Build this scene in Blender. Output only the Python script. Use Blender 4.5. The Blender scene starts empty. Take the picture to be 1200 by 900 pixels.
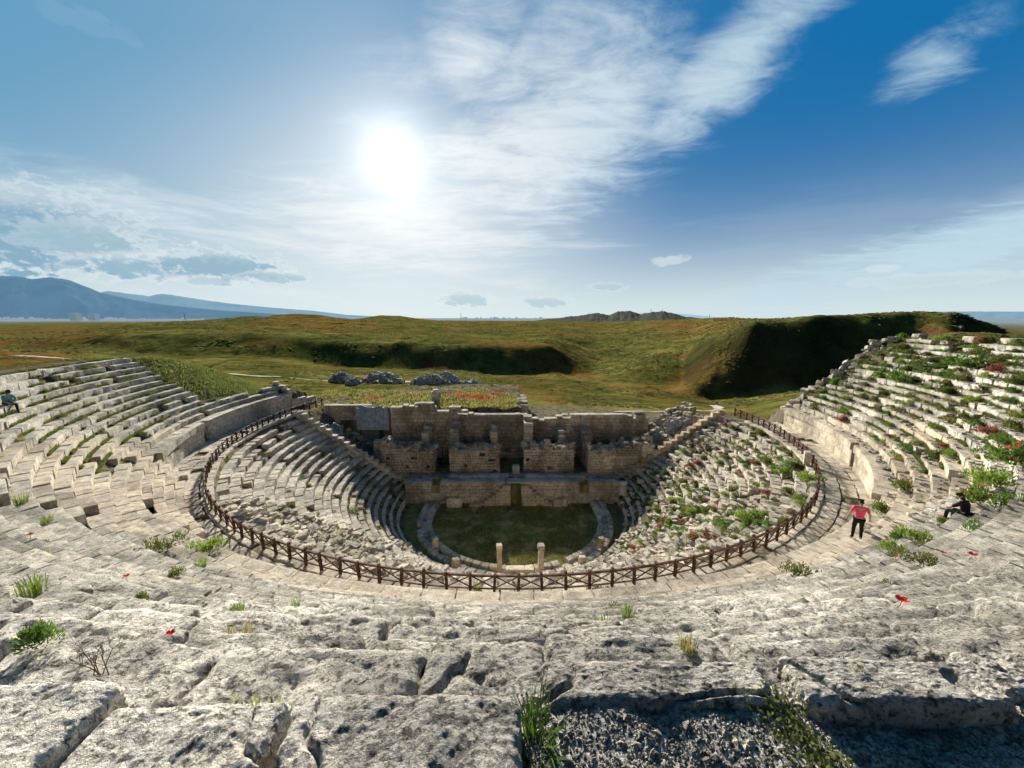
import bpy, math, random
import numpy as np
from mathutils import Vector, Matrix
random.seed(7); RNG = np.random.default_rng(11)
R = math.radians
SC = bpy.context.scene; COL = SC.collection

# ------------------------------------------------------------------ camera, sun
PITCH = R(9.8); F = 452.0
cam = bpy.data.cameras.new('camera'); camo = bpy.data.objects.new('camera', cam); COL.objects.link(camo)
cam.sensor_fit = 'HORIZONTAL'; cam.sensor_width = 36; cam.lens = F/1200*36
cam.clip_start = .05; cam.clip_end = 60000
camo.location = (0, 0, 0); camo.rotation_euler = (R(90)-PITCH, 0, 0); SC.camera = camo
CP, SP = math.cos(PITCH), math.sin(PITCH)
def ray(px, py):
    u = (px-600)/F; v = (450-py)/F
    return Vector((u, CP+v*SP, -SP+v*CP))
def atz(px, py, z):
    d = ray(px, py); t = z/d.z
    return Vector((d.x*t, d.y*t, z))
def aty(px, py, y):
    d = ray(px, py); t = y/d.y
    return Vector((d.x*t, y, d.z*t))
sd = ray(461, 186).normalized()
SUN_AZ = math.atan2(sd.x, sd.y); SUN_EL = math.asin(sd.z)

# ------------------------------------------------------------------ numpy noise
def _h(ix, iy, iz):
    n = (ix*374761393 + iy*668265263 + iz*2147483647 + 974634777*ix*0) & 0xffffffff
    n = ((n ^ (n >> 13))*1274126177) & 0xffffffff
    n = ((n ^ (n >> 16))*2246822519) & 0xffffffff
    return ((n ^ (n >> 15)) & 0xffffff)/float(0xffffff)
def vnoise(P):
    I = np.floor(P).astype(np.int64); f = P-I; f = f*f*(3-2*f)
    x, y, z = I[:, 0], I[:, 1], I[:, 2]; fx, fy, fz = f[:, 0], f[:, 1], f[:, 2]
    r = 0
    for dx in (0, 1):
        for dy in (0, 1):
            for dz in (0, 1):
                w = (fx if dx else 1-fx)*(fy if dy else 1-fy)*(fz if dz else 1-fz)
                r = r + w*_h(x+dx, y+dy, (z+dz)*7919 % 1000003)
    return r*2-1
def fbm(P, sc, octs=4, gain=.5):
    r = 0; a = 1; s = 0
    for o in range(octs):
        r = r + a*vnoise(P*sc+o*17.3); s += a; a *= gain; sc = sc*2.03
    return r/s
from mathutils import noise as mn
def f1(x, y, z=0., sc=1., octs=3):
    return mn.fractal(Vector((x*sc, y*sc, z*sc+.37)), .6, 2.03, octs)*.8
def sstep(x, a, b):
    t = np.clip((x-a)/(b-a), 0, 1); return t*t*(3-2*t)

# ------------------------------------------------------------------ mesh helpers
def mesh_np(name, V, Fq, mat, parent=None, smooth=False, attrs=None):
    me = bpy.data.meshes.new(name)
    V = np.asarray(V, dtype=np.float32); Fq = np.asarray(Fq, dtype=np.int32)
    k = Fq.shape[1]
    me.vertices.add(len(V)); me.vertices.foreach_set('co', V.ravel())
    me.loops.add(Fq.size); me.loops.foreach_set('vertex_index', Fq.ravel())
    me.polygons.add(len(Fq)); me.polygons.foreach_set('loop_start', np.arange(0, Fq.size, k, dtype=np.int32))
    if smooth is not None:
        me.polygons.foreach_set('use_smooth', np.full(len(Fq), bool(smooth)))
    for nm, arr in (attrs or {}).items():
        a = me.attributes.new(nm, 'FLOAT', 'POINT'); a.data.foreach_set('value', np.asarray(arr, dtype=np.float32))
    me.update(calc_edges=True); me.validate()
    ob = bpy.data.objects.new(name, me); COL.objects.link(ob)
    for m in (mat if isinstance(mat, (list, tuple)) else [mat]): me.materials.append(m)
    if parent: ob.parent = parent
    return ob
def mesh_py(name, V, Fs, mat, parent=None, smooth=False, mi=None):
    me = bpy.data.meshes.new(name); me.from_pydata([tuple(v) for v in V], [], Fs); me.update()
    ob = bpy.data.objects.new(name, me); COL.objects.link(ob)
    for m in (mat if isinstance(mat, (list, tuple)) else [mat]): me.materials.append(m)
    for i, p in enumerate(me.polygons):
        p.use_smooth = smooth
        if mi: p.material_index = mi[i]
    if parent: ob.parent = parent
    return ob
def tag(o, label=None, cat=None, group=None, kind=None):
    if label: o['label'] = label
    if cat: o['category'] = cat
    if group: o['group'] = group
    if kind: o['kind'] = kind
    return o
def empty(name, loc=(0, 0, 0), rz=0, label=None, cat=None, group=None, kind=None):
    o = bpy.data.objects.new(name, None); COL.objects.link(o); o.empty_display_size = .3
    o.location = loc; o.rotation_euler = (0, 0, rz); tag(o, label, cat, group, kind); return o
def copy_tree(o, parent=None):
    c = o.copy(); COL.objects.link(c); c.parent = parent
    for ch in [x for x in bpy.data.objects if x.parent == o]: copy_tree(ch, c)
    return c

_T = {}
def cube_grid(n):
    """surface grid of the cube [-1,1]^3 with n segments per edge, verts clustered to the edges"""
    if n in _T: return _T[n]
    idx = {}; V = []; Q = []
    def vid(i, j, k):
        key = (i, j, k)
        if key not in idx:
            idx[key] = len(V); V.append(key)
        return idx[key]
    for ax in range(3):
        for sgn in (0, n):
            for a in range(n):
                for b in range(n):
                    q = []
                    for (da, db) in ((0, 0), (1, 0), (1, 1), (0, 1)):
                        c = [0, 0, 0]; c[ax] = sgn; c[(ax+1) % 3] = a+da; c[(ax+2) % 3] = b+db
                        q.append(vid(*c))
                    Q.append(q if sgn else q[::-1])
    P = np.array(V, float)/n*2-1
    if n >= 4: P = np.sign(P)*np.abs(P)**(.72 if n < 12 else .9)
    _T[n] = (P, np.array(Q, np.int32)); return _T[n]

def blocks_mesh(name, blocks, mat, parent=None, smooth=None):
    """blocks: dicts c (centre), a (yaw), h (half sizes), t (tilt x,y), n, rho, amp, clean"""
    VV = []; FF = []; CL = []; RN = []; SM = []; off = 0
    byn = {}
    for b in blocks: byn.setdefault(b.get('n', 3), []).append(b)
    for n, bl in byn.items():
        P, Q = cube_grid(n); B = len(bl)
        h = np.array([b['h'] for b in bl])[:, None, :]
        q = P[None]*h
        rho = np.minimum(np.array([b.get('rho', .03) for b in bl])[:, None, None], h.min(axis=2, keepdims=True)*.8)
        inner = np.clip(q, -(h-rho), h-rho); d = q-inner
        L = np.linalg.norm(d, axis=2, keepdims=True); L[L == 0] = 1; nrm = d/L
        q = inner+nrm*rho
        a = np.array([b.get('a', 0) for b in bl]); tx = np.array([b.get('t', (0, 0))[0] for b in bl]); ty = np.array([b.get('t', (0, 0))[1] for b in bl])
        ca, sa, cx, sx, cy, sy = [f(v)[:, None] for v in (a, tx, ty) for f in (np.cos, np.sin)]
        def rot(p):
            x, y, z = p[..., 0], p[..., 1], p[..., 2]
            y, z = y*cx-z*sx, y*sx+z*cx
            x, z = x*cy+z*sy, -x*sy+z*cy
            x, y = x*ca-y*sa, x*sa+y*ca
            return np.stack([x, y, z], -1)
        q = rot(q); nrm = rot(nrm)
        c = np.array([tuple(b['c']) for b in bl])[:, None, :]
        W = q+c
        amp = np.array([b.get('amp', .02) for b in bl])[:, None]
        fl = W.reshape(-1, 3)
        if n < 12:
            nz = fbm(fl, 2.3, 3, .6).reshape(B, -1)
            W = W+nrm*(nz*amp*1.6)[..., None]
        else:
            n1 = fbm(fl, 1.9, 3).reshape(B, -1)
            n2 = fbm(fl*np.array([1, 1.3, 1])+5, 8, 4, .6).reshape(B, -1)
            n3 = 1-np.abs(fbm(fl+9, 5, 3, .55)).reshape(B, -1)*2.2
            n4 = np.clip(fbm(fl+31, 14, 2).reshape(B, -1)-.18, 0, 1)
            pit = np.clip(n3-.72, 0, 1)*1.6
            ck = np.clip(1-np.abs(fbm(fl*np.array([1, .6, 1])+41, 1.7, 3, .6).reshape(B, -1))*26, 0, 1)
            dd = n1*1.7+n2*1.1-ck*1.1+fbm(fl*np.array([1, 1.6, 1])+3, 21, 3, .65).reshape(B, -1)*.5
            if n >= 40:
                dd = n1*1.5+n2*.5-ck*1.5+fbm(fl*np.array([1, 1.3, 1])+3, 17, 4, .72).reshape(B, -1)*.34+fbm(fl+3, 44, 3, .6).reshape(B, -1)*.26
            W = W+nrm*(dd*amp)[..., None]
        VV.append(W.reshape(-1, 3)); nv = P.shape[0]
        FF.append((Q[None]+(np.arange(B)*nv)[:, None, None]).reshape(-1, 4)+off); off += B*nv
        CL.append(np.repeat([b.get('clean', 0) for b in bl], nv)); RN.append(np.repeat(RNG.random(B), nv))
        SM.append(np.full(B*len(Q), n >= 8))
    ob = mesh_np(name, np.concatenate(VV), np.concatenate(FF), mat, parent, None,
                 {'clean': np.concatenate(CL), 'rnd': np.concatenate(RN)})
    ob.data.polygons.foreach_set('use_smooth', np.concatenate(SM) if smooth is None else np.full(len(ob.data.polygons), smooth))
    return ob

class MB:
    def __init__(s): s.V = []; s.F = []; s.M = []
    def bar(s, p, q, w, h=None, m=0, up=Vector((0, 0, 1))):
        h = h or w; p = Vector(p); q = Vector(q); d = (q-p).normalized()
        if abs(d.dot(up)) > .98: up = Vector((0, 1, 0))
        x = d.cross(up).normalized()*w/2; y = x.cross(d).normalized()*h/2; b = len(s.V)
        for e in (p, q):
            for a, c in ((-1, -1), (1, -1), (1, 1), (-1, 1)): s.V.append(e+x*a+y*c)
        for f in ((3, 2, 1, 0), (4, 5, 6, 7), (0, 1, 5, 4), (1, 2, 6, 5), (2, 3, 7, 6), (3, 0, 4, 7)):
            s.F.append([b+i for i in f]); s.M.append(m)
    def tube(s, pts, rads, seg=8, m=0, cap=True):
        b = len(s.V); n = len(pts)
        for i, p in enumerate(pts):
            p = Vector(p); d = (Vector(pts[min(i+1, n-1)])-Vector(pts[max(i-1, 0)])).normalized()
            up = Vector((0, 0, 1)) if abs(d.z) < .9 else Vector((1, 0, 0))
            x = d.cross(up).normalized(); y = x.cross(d)
            for k in range(seg):
                a = 2*math.pi*k/seg; s.V.append(p+(x*math.cos(a)+y*math.sin(a))*rads[i])
        for i in range(n-1):
            for k in range(seg):
                k2 = (k+1) % seg; s.F.append([b+i*seg+k, b+i*seg+k2, b+(i+1)*seg+k2, b+(i+1)*seg+k]); s.M.append(m)
        if cap:
            s.F.append([b+k for k in range(seg)][::-1]); s.M.append(m)
            s.F.append([b+(n-1)*seg+k for k in range(seg)]); s.M.append(m)
    def build(s, name, mat, parent=None, smooth=False): return mesh_py(name, s.V, s.F, mat, parent, smooth, s.M)

# ------------------------------------------------------------------ materials
class NT:
    def __init__(s, tree): s.t = tree; s.n = tree.nodes; s.l = tree.links
    def new(s, typ, **kw):
        nd = s.n.new(typ)
        for k, v in kw.items(): setattr(nd, k, v)
        return nd
    def set(s, sock, v):
        if hasattr(v, 'is_output') or isinstance(v, bpy.types.NodeSocket): s.l.new(v, sock)
        elif isinstance(v, (tuple, list)) and len(v) == 3 and sock.type == 'RGBA': sock.default_value = (*v, 1)
        else: sock.default_value = v
    def math(s, op, a, b=0., c=0., clamp=False):
        nd = s.new('ShaderNodeMath', operation=op, use_clamp=clamp); s.set(nd.inputs[0], a); s.set(nd.inputs[1], b)
        if op in ('MULTIPLY_ADD', 'COMPARE'): s.set(nd.inputs[2], c)
        return nd.outputs[0]
    def vm(s, op, a, b=(0, 0, 0)):
        nd = s.new('ShaderNodeVectorMath', operation=op); s.set(nd.inputs[0], a); s.set(nd.inputs[1], b)
        return nd.outputs['Value'] if op in ('DOT_PRODUCT', 'LENGTH') else nd.outputs[0]
    def noise(s, vec, scale, detail=5., rough=.6, dist=0., col=False):
        nd = s.new('ShaderNodeTexNoise'); s.set(nd.inputs['Vector'], vec); nd.inputs['Scale'].default_value = scale
        nd.inputs['Detail'].default_value = detail; nd.inputs['Roughness'].default_value = rough; nd.inputs['Distortion'].default_value = dist
        return nd.outputs['Color' if col else 'Fac']
    def ss(s, v, a, b, lo=0., hi=1.):
        nd = s.new('ShaderNodeMapRange', interpolation_type='SMOOTHSTEP'); s.set(nd.inputs['Value'], v)
        nd.inputs['From Min'].default_value = a; nd.inputs['From Max'].default_value = b
        nd.inputs['To Min'].default_value = lo; nd.inputs['To Max'].default_value = hi; return nd.outputs[0]
    def mix(s, f, a, b, blend='MIX'):
        nd = s.new('ShaderNodeMix', data_type='RGBA', blend_type=blend); s.set(nd.inputs[0], f); s.set(nd.inputs[6], a); s.set(nd.inputs[7], b)
        return nd.outputs[2]
    def attr(s, name): return s.new('ShaderNodeAttribute', attribute_name=name).outputs['Fac']
def newmat(name):
    m = bpy.data.materials.new(name); m.use_nodes = True; nt = NT(m.node_tree)
    bs = m.node_tree.nodes['Principled BSDF']; bs.inputs['Roughness'].default_value = .9
    try: bs.inputs['Specular IOR Level'].default_value = .2
    except Exception: pass
    return m, nt, bs
def bump(nt, bs, h, strength, dist):
    b = nt.new('ShaderNodeBump'); b.inputs['Strength'].default_value = strength; b.inputs['Distance'].default_value = dist
    nt.set(b.inputs['Height'], h); nt.l.new(b.outputs[0], bs.inputs['Normal'])

def stone_mat(name, light=(.82, .745, .61), grey=(.42, .38, .32), dark=(.045, .043, .04), cream=(.70, .59, .44), grit=1., lichen=.5, fine=1.):
    m, nt, bs = newmat(name)
    pos = nt.new('ShaderNodeNewGeometry').outputs['Position']
    rnd = nt.attr('rnd'); clean = nt.attr('clean')
    big = nt.noise(pos, .55, 4); mid = nt.noise(pos, 3.2*fine, 7, .68); small = nt.noise(pos, 17*fine, 6, .7); tiny = nt.noise(pos, 70*fine, 4, .7)
    f = nt.math('ADD', nt.math('MULTIPLY', mid, .7), nt.math('MULTIPLY', big, .55))
    f = nt.math('ADD', f, nt.math('MULTIPLY', nt.math('SUBTRACT', rnd, .5), .22))
    c = nt.mix(nt.ss(f, .52, .74), light, grey)
    # brownish stains
    st = nt.ss(nt.noise(pos, 1.7, 5, .6), .58, .72)
    c = nt.mix(nt.math('MULTIPLY', st, .5), c, (.42, .32, .22))
    # dark lichen speckles
    med = nt.noise(nt.vm('ADD', pos, (3, 9, 5)), 5.5*fine, 9, .78, .5)
    c = nt.mix(nt.math('MULTIPLY', nt.ss(med, .51, .62), lichen*.65, clamp=True), c, (.15, .135, .11))
    sp = nt.ss(small, .515, .60); sp = nt.math('MULTIPLY', sp, nt.ss(mid, .42, .56))
    sp2 = nt.math('MULTIPLY', nt.ss(tiny, .56, .66), .6)
    sp = nt.math('MAXIMUM', sp, nt.math('MULTIPLY', sp2, nt.ss(small, .4, .6)))
    c = nt.mix(nt.math('MULTIPLY', sp, lichen, clamp=True), c, dark)
    crk = nt.noise(nt.vm('MULTIPLY', pos, (1, 1.7, 1)), 26*fine, 8, .78, .8); crk = nt.math('MULTIPLY', nt.ss(crk, .54, .61), nt.ss(med, .36, .5))
    c = nt.mix(nt.math('MULTIPLY', crk, lichen, clamp=True), c, (.07, .06, .05))
    wh = nt.math('MULTIPLY', nt.ss(nt.noise(nt.vm('ADD', pos, (7, 3, 1)), 9*fine, 5, .65), .56, .68), .5)
    c = nt.mix(wh, c, tuple(min(.85, v*1.22) for v in light))
    cc = nt.mix(nt.ss(mid, .4, .7), cream, tuple(v*.72 for v in cream))
    cc = nt.mix(nt.math('MULTIPLY', sp, .3), cc, (.2, .16, .12))
    c = nt.mix(clean, c, cc)
    # per block tone
    tone = nt.math('MULTIPLY_ADD', rnd, .34, .80); tone = nt.math('MULTIPLY', tone, nt.ss(nt.noise(nt.vm('MULTIPLY', pos, (1, 1, .6)), .32, 6, .7), .40, .56, .62, 1.08))
    hs = nt.new('ShaderNodeHueSaturation'); nt.set(hs.inputs['Color'], c); nt.set(hs.inputs['Value'], tone)
    nt.l.new(hs.outputs[0], bs.inputs['Base Color'])
    h = nt.math('ADD', nt.math('MULTIPLY', small, 1.), nt.math('MULTIPLY', tiny, .45))
    h = nt.math('ADD', h, nt.math('MULTIPLY', mid, 1.6)); h = nt.math('SUBTRACT', h, nt.math('MULTIPLY', sp, .35)); h = nt.math('SUBTRACT', h, nt.math('MULTIPLY', crk, .9))
    bump(nt, bs, h, .85*grit, .045)
    return m
M = {}
M['stone'] = stone_mat('weathered_limestone')
M['near'] = stone_mat('lichen_limestone', light=(.95, .87, .73), grey=(.62, .565, .48), lichen=.8)
M['lower'] = stone_mat('fallen_limestone', light=(.74, .66, .54), grey=(.40, .35, .29), lichen=.35, grit=.8)
M['wall'] = stone_mat('stage_wall_stone', light=(.62, .555, .46), grey=(.34, .305, .26), dark=(.05, .04, .03), cream=(.5, .35, .2), lichen=.3, grit=.8)
M['orange'] = stone_mat('honey_stone', light=(.62, .42, .25), grey=(.45, .30, .18), lichen=.2, grit=.6)
M['greyslab'] = stone_mat('grey_marble', light=(.42, .43, .43), grey=(.30, .31, .32), lichen=.3, grit=.5)
M['rubble'] = stone_mat('loose_rubble', light=(.72, .69, .63), grey=(.45, .43, .40), lichen=.3)

def ground_mat():
    m, nt, bs = newmat('grassland'); bs.inputs['Specular IOR Level'].default_value = 0
    pos = nt.new('ShaderNodeNewGeometry').outputs['Position']; nor = nt.new('ShaderNodeNewGeometry').outputs['Normal']
    dist = nt.vm('LENGTH', pos)
    p2 = nt.vm('MULTIPLY', pos, (1, 1, 0))
    a = nt.noise(p2, .008, 6, .6); b = nt.noise(nt.vm('ADD', p2, (91, 7, 0)), .028, 6, .68, .6); c3 = nt.noise(p2, .22, 8, .75); d = nt.noise(p2, 2.2, 5, .7); e5 = nt.noise(nt.vm('MULTIPLY', p2, (1, .45, 1)), .11, 9, .8)
    grass = nt.mix(nt.ss(b, .38, .66), (.105, .122, .03), (.32, .265, .075))
    grass = nt.mix(nt.math('MULTIPLY', nt.ss(c3, .4, .62), .6), grass, (.05, .07, .015))
    grass = nt.mix(nt.ss(a, .48, .62), grass, (.25, .13, .035))
    grass = nt.mix(nt.math('MULTIPLY', nt.ss(e5, .52, .60), .75), grass, (.035, .045, .012))
    grass = nt.mix(nt.math('MULTIPLY', nt.ss(e5, .47, .38), .45), grass, (.30, .25, .08))
    red = nt.math('MULTIPLY', nt.ss(nt.noise(nt.vm('ADD', p2, (13, 57, 0)), .03, 4, .6), .57, .66), .65)
    grass = nt.mix(red, grass, (.24, .085, .05))
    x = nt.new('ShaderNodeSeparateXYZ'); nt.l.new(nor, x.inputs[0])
    steep_shade = nt.ss(x.outputs[2], .80, .95, 1., 0.)
    grass = nt.mix(nt.math('MULTIPLY', steep_shade, .75), grass, (.05, .042, .02))  # shade of the steep slopes deepened in the grass colour
    org = nt.vm('LENGTH', nt.vm('MULTIPLY', nt.vm('SUBTRACT', pos, (13, 63, 0)), (.07, .09, 0)))
    grass = nt.mix(nt.math('MULTIPLY', nt.ss(nt.math('ADD', org, nt.math('MULTIPLY', c3, .8)), .9, 1.5, 1., 0.), .8), grass, (.36, .19, .045))
    # bare earth inside the bowl
    rr = nt.vm('LENGTH', nt.vm('MULTIPLY', nt.vm('SUBTRACT', pos, (0, 37.8, 0)), (1, 1, 0)))
    soil = nt.mix(d, (.16, .12, .08), (.34, .29, .22))
    soil = nt.mix(nt.ss(nt.noise(p2, .9, 4), .5, .6), soil, (.08, .09, .03))
    orch = nt.mix(nt.ss(nt.noise(p2, .9, 6, .75), .44, .58), (.26, .27, .07), (.48, .37, .17))
    bowl = nt.math('MULTIPLY', nt.ss(rr, 10.5, 11.5), nt.ss(rr, 37.5, 39.5, 1., 0.))
    sx = nt.new('ShaderNodeSeparateXYZ'); nt.l.new(pos, sx.inputs[0])
    c = nt.mix(bowl, nt.mix(nt.ss(rr, 10.5, 11.5), orch, grass), soil)
    # faded with distance: the air between
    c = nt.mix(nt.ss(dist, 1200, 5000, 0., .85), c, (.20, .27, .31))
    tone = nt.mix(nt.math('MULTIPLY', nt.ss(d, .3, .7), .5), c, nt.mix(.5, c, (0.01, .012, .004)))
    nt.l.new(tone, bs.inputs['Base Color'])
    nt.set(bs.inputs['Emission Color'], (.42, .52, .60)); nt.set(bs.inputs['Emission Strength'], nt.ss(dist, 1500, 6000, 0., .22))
    h = nt.math('ADD', nt.math('MULTIPLY', c3, 5.), nt.math('MULTIPLY', d, .6)); h = nt.math('ADD', h, nt.math('MULTIPLY', b, 14.))
    bump(nt, bs, h, .8, .5)
    return m
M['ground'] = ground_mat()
def simple(name, col, rough=.9, var=.3, sc=8., bmp=0., trans=0.):
    m, nt, bs = newmat(name); pos = nt.new('ShaderNodeTexCoord').outputs['Object']
    n = nt.noise(pos, sc, 4)
    lo = tuple(c*(1-var) for c in col); hi = tuple(min(1, c*(1+var)) for c in col)
    nt.l.new(nt.mix(nt.ss(n, .35, .65), lo, hi), bs.inputs['Base Color']); bs.inputs['Roughness'].default_value = rough
    if bmp: bump(nt, bs, n, bmp, .02)
    if trans:
        out = nt.n['Material Output']; tr = nt.new('ShaderNodeBsdfTranslucent'); nt.set(tr.inputs['Color'], tuple(min(1, c*1.5) for c in col))
        mx = nt.new('ShaderNodeMixShader'); mx.inputs[0].default_value = trans
        nt.l.new(bs.outputs[0], mx.inputs[1]); nt.l.new(tr.outputs[0], mx.inputs[2]); nt.l.new(mx.outputs[0], out.inputs['Surface'])
    return m
M['wood'] = simple('red_brown_wood', (.085, .042, .028), .75, .65, 3., .6)
M['leaf_green'] = simple('green_leaf', (.075, .135, .02), .7, .45, 5., 0, .5)
M['leaf_bright'] = simple('bright_leaf', (.14, .20, .028), .7, .3, 5., 0, .5)
M['leaf_olive'] = simple('olive_leaf', (.10, .115, .03), .8, .4, 5., 0, .45)
M['leaf_dry'] = simple('dry_red_leaf', (.20, .075, .045), .8, .4, 5., 0, .4)
M['poppy'] = simple('poppy_petal', (.50, .02, .025), .6, .2, 30., 0, .4)
M['pinkf'] = simple('pink_petal', (.55, .16, .16), .6, .3, 30., 0, .4)
M['straw'] = simple('straw', (.30, .25, .08), .8, .4, 5., 0, .4)
M['stem'] = simple('dry_stem', (.16, .09, .055), .8, .3)
M['cloth'] = simple('blue_grey_sheet', (.30, .36, .42), .6, .25, 2., .3)
M['sheetblue'] = simple('blue_tarp', (.10, .17, .24), .6, .25, 2., .3)
M['metal'] = simple('grey_steel', (.2, .21, .22), .5, .2)
M['skin'] = simple('skin', (.42, .23, .15), .6, .08)
M['hair'] = simple('dark_hair', (.015, .011, .009), .5, .2)
M['pink'] = simple('pink_cotton', (.75, .07, .17), .8, .12, 20.)
M['black'] = simple('black_cloth', (.012, .012, .016), .8, .2)
M['turq'] = simple('turquoise_cotton', (.05, .35, .40), .8, .15)
M['redcloth'] = simple('red_cotton', (.5, .03, .03), .8, .15)
M['white'] = simple('white_cloth', (.7, .7, .68), .8, .1)
M['navy'] = simple('navy_denim', (.02, .03, .06), .8, .2)

# ------------------------------------------------------------------ the theatre's geometry
YC = 37.8                      # centre of the bowl
UR0, UT, UZ0, URISE, NU = 27.1, .52, -8.7, .40, 18     # upper rows
LR0, LT, LZ0, LRISE, NL = 11.4, .625, -19.32, .441, 20   # lower rows
ZW = -10.5; ZO = -20.0
def pol(th, r, z=0.): return Vector((r*math.sin(th), YC-r*math.cos(th), z))
def topol(x, y): return math.atan2(x, YC-y), math.hypot(x, y-YC)
def uext(k):
    """left and right ends (degrees) of upper row k"""
    lo = -104 if k <= 2 else -86 if k == 3 else -83.5-(13-k)*.1 if k <= 13 else -50
    return lo, 88-.15*k
def lext(k):
    r = LR0+(k+.5)*LT
    return -(90+math.degrees(math.asin(3.6/r))), 90+math.degrees(math.asin(4.4/r))
STEPS = (-58.5, -36.)          # the stretch of the left side where stone steps replace the podium wall
def surf(th, r):
    d = math.degrees(th)
    if r >= UR0:
        k = int((r-UR0)/UT)
        if k < NU: return UZ0+URISE*k
        return -2.0
    if r >= 24.0:
        if STEPS[0] < d < STEPS[1] and r > 25.2: return UZ0-.36*(1+int((UR0-r)/.42))
        return ZW
    if r >= LR0: return LZ0+LRISE*int((r-LR0)/LT)
    return ZO
def hit(px, py, tmin=1.2):
    """where a line of sight meets the seating: used to set plants and people on the rows"""
    d = ray(px, py); t = tmin
    while t < 90:
        p = d*t; th, r = topol(p.x, p.y); z = surf(th, r)
        if p.z <= z: return Vector((p.x, p.y, z)), th, r
        t += .04
    return None

# table of the land beyond, along lines of sight from the top of the seating: (tan azimuth*452+600, [(distance Y, height)])
def H(*prs):
    o = []
    for (Y, py) in prs:
        v = (450-py)/F; o.append((Y, Y*(-SP+v*CP)/(CP+v*SP)))
    return o
LAND = [
 (-400, H((45, 440), (80, 415), (150, 402), (300, 392), (700, 383), (2000, 377), (8000, 374.4))),
 (0,   H((45, 436), (80, 418), (150, 406), (300, 393), (700, 384), (2000, 377.5), (8000, 374.4))),
 (100, H((50, 436), (80, 424), (130, 411), (180, 404), (208, 393), (320, 390), (600, 384), (2000, 377), (8000, 374.4))),
 (150, H((52, 442), (85, 430), (130, 418), (168, 409), (192, 389), (330, 381), (900, 379), (8000, 374.4))),
 (220, H((52, 462), (85, 437), (125, 427), (165, 414), (195, 389), (300, 377), (800, 377), (8000, 374.4))),
 (300, H((52, 470), (85, 441), (125, 428), (168, 415), (196, 388), (260, 379), (420, 370), (900, 375), (8000, 374.4))),
 (400, H((52, 480), (80, 450), (110, 440), (172, 429), (194, 401), (290, 388), (480, 374), (900, 376), (8000, 374.5))),
 (500, H((52, 480), (80, 452), (110, 442), (168, 434), (192, 404), (280, 394), (480, 381), (900, 375.5), (8000, 374.5))),
 (600, H((52, 490), (62, 484), (80, 470), (110, 455), (168, 440), (192, 407), (280, 395), (480, 382), (900, 376), (8000, 374.5))),
 (640, H((52, 492), (65, 482), (90, 468), (120, 452), (172, 438), (196, 406), (280, 395), (480, 382), (900, 376), (8000, 374.5))),
 (700, H((52, 494), (70, 480), (100, 467), (150, 448), (230, 424), (310, 403), (460, 389), (950, 377), (8000, 374.5))),
 (800, H((55, 490), (75, 478), (110, 466), (148, 452), (172, 424), (190, 410), (290, 396), (420, 379), (800, 374), (8000, 374.5))),
 (840, H((58, 486), (90, 476), (125, 470), (147, 420), (168, 394), (260, 385), (400, 373), (800, 373), (8000, 374.5))),
 (880, H((58, 484), (80, 474), (127, 466), (155, 377), (220, 375), (400, 374), (800, 375), (8000, 374.5))),
 (950, H((58, 470), (80, 462), (122, 456), (150, 370), (230, 371), (400, 373), (800, 376), (8000, 374.5))),
 (1050, H((62, 432), (90, 428), (120, 430), (146, 366), (230, 367.5), (400, 371), (900, 376), (8000, 374.5))),
 (1110, H((62, 400), (88, 391), (118, 404), (140, 367), (180, 367), (300, 373), (900, 379), (8000, 374.5))),
 (1150, H((62, 396), (88, 391), (118, 404), (138, 381), (180, 379), (300, 392), (900, 389), (8000, 374.5))),
 (1200, H((60, 398), (88, 394), (110, 402), (160, 400), (300, 402), (900, 392), (8000, 374.5))),
 (1800, H((60, 405), (88, 404), (110, 412), (160, 410), (300, 404), (900, 392), (8000, 374.5))),
]
def land(x, y):
    """table lookup (vectorised) in azimuth and log distance"""
    yy = np.maximum(y, 18.); col = np.clip(600+F*x/yy, -400, 1800)
    pz = np.array([c[0] for c in LAND], float)
    ly = np.log(np.clip(yy, 45, 8000))
    Z = np.stack([np.interp(ly, np.log([p[0] for p in c[1]]), [p[1] for p in c[1]]) for c in LAND])
    i = np.clip(np.searchsorted(pz, col)-1, 0, len(pz)-2); t = (col-pz[i])/(pz[i+1]-pz[i]); t = t*t*(3-2*t)*.5+t*.5
    n = np.arange(len(x)); return Z[i, n]*(1-t)+Z[i+1, n]*t
PR = np.array([(0, -20), (11.35, -20), (11.5, -19.4), (23.9, -11.2), (24.0, -10.62), (27.1, -10.62), (27.3, -9.05), (36.4, -2.15), (60, -2.5)])
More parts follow.
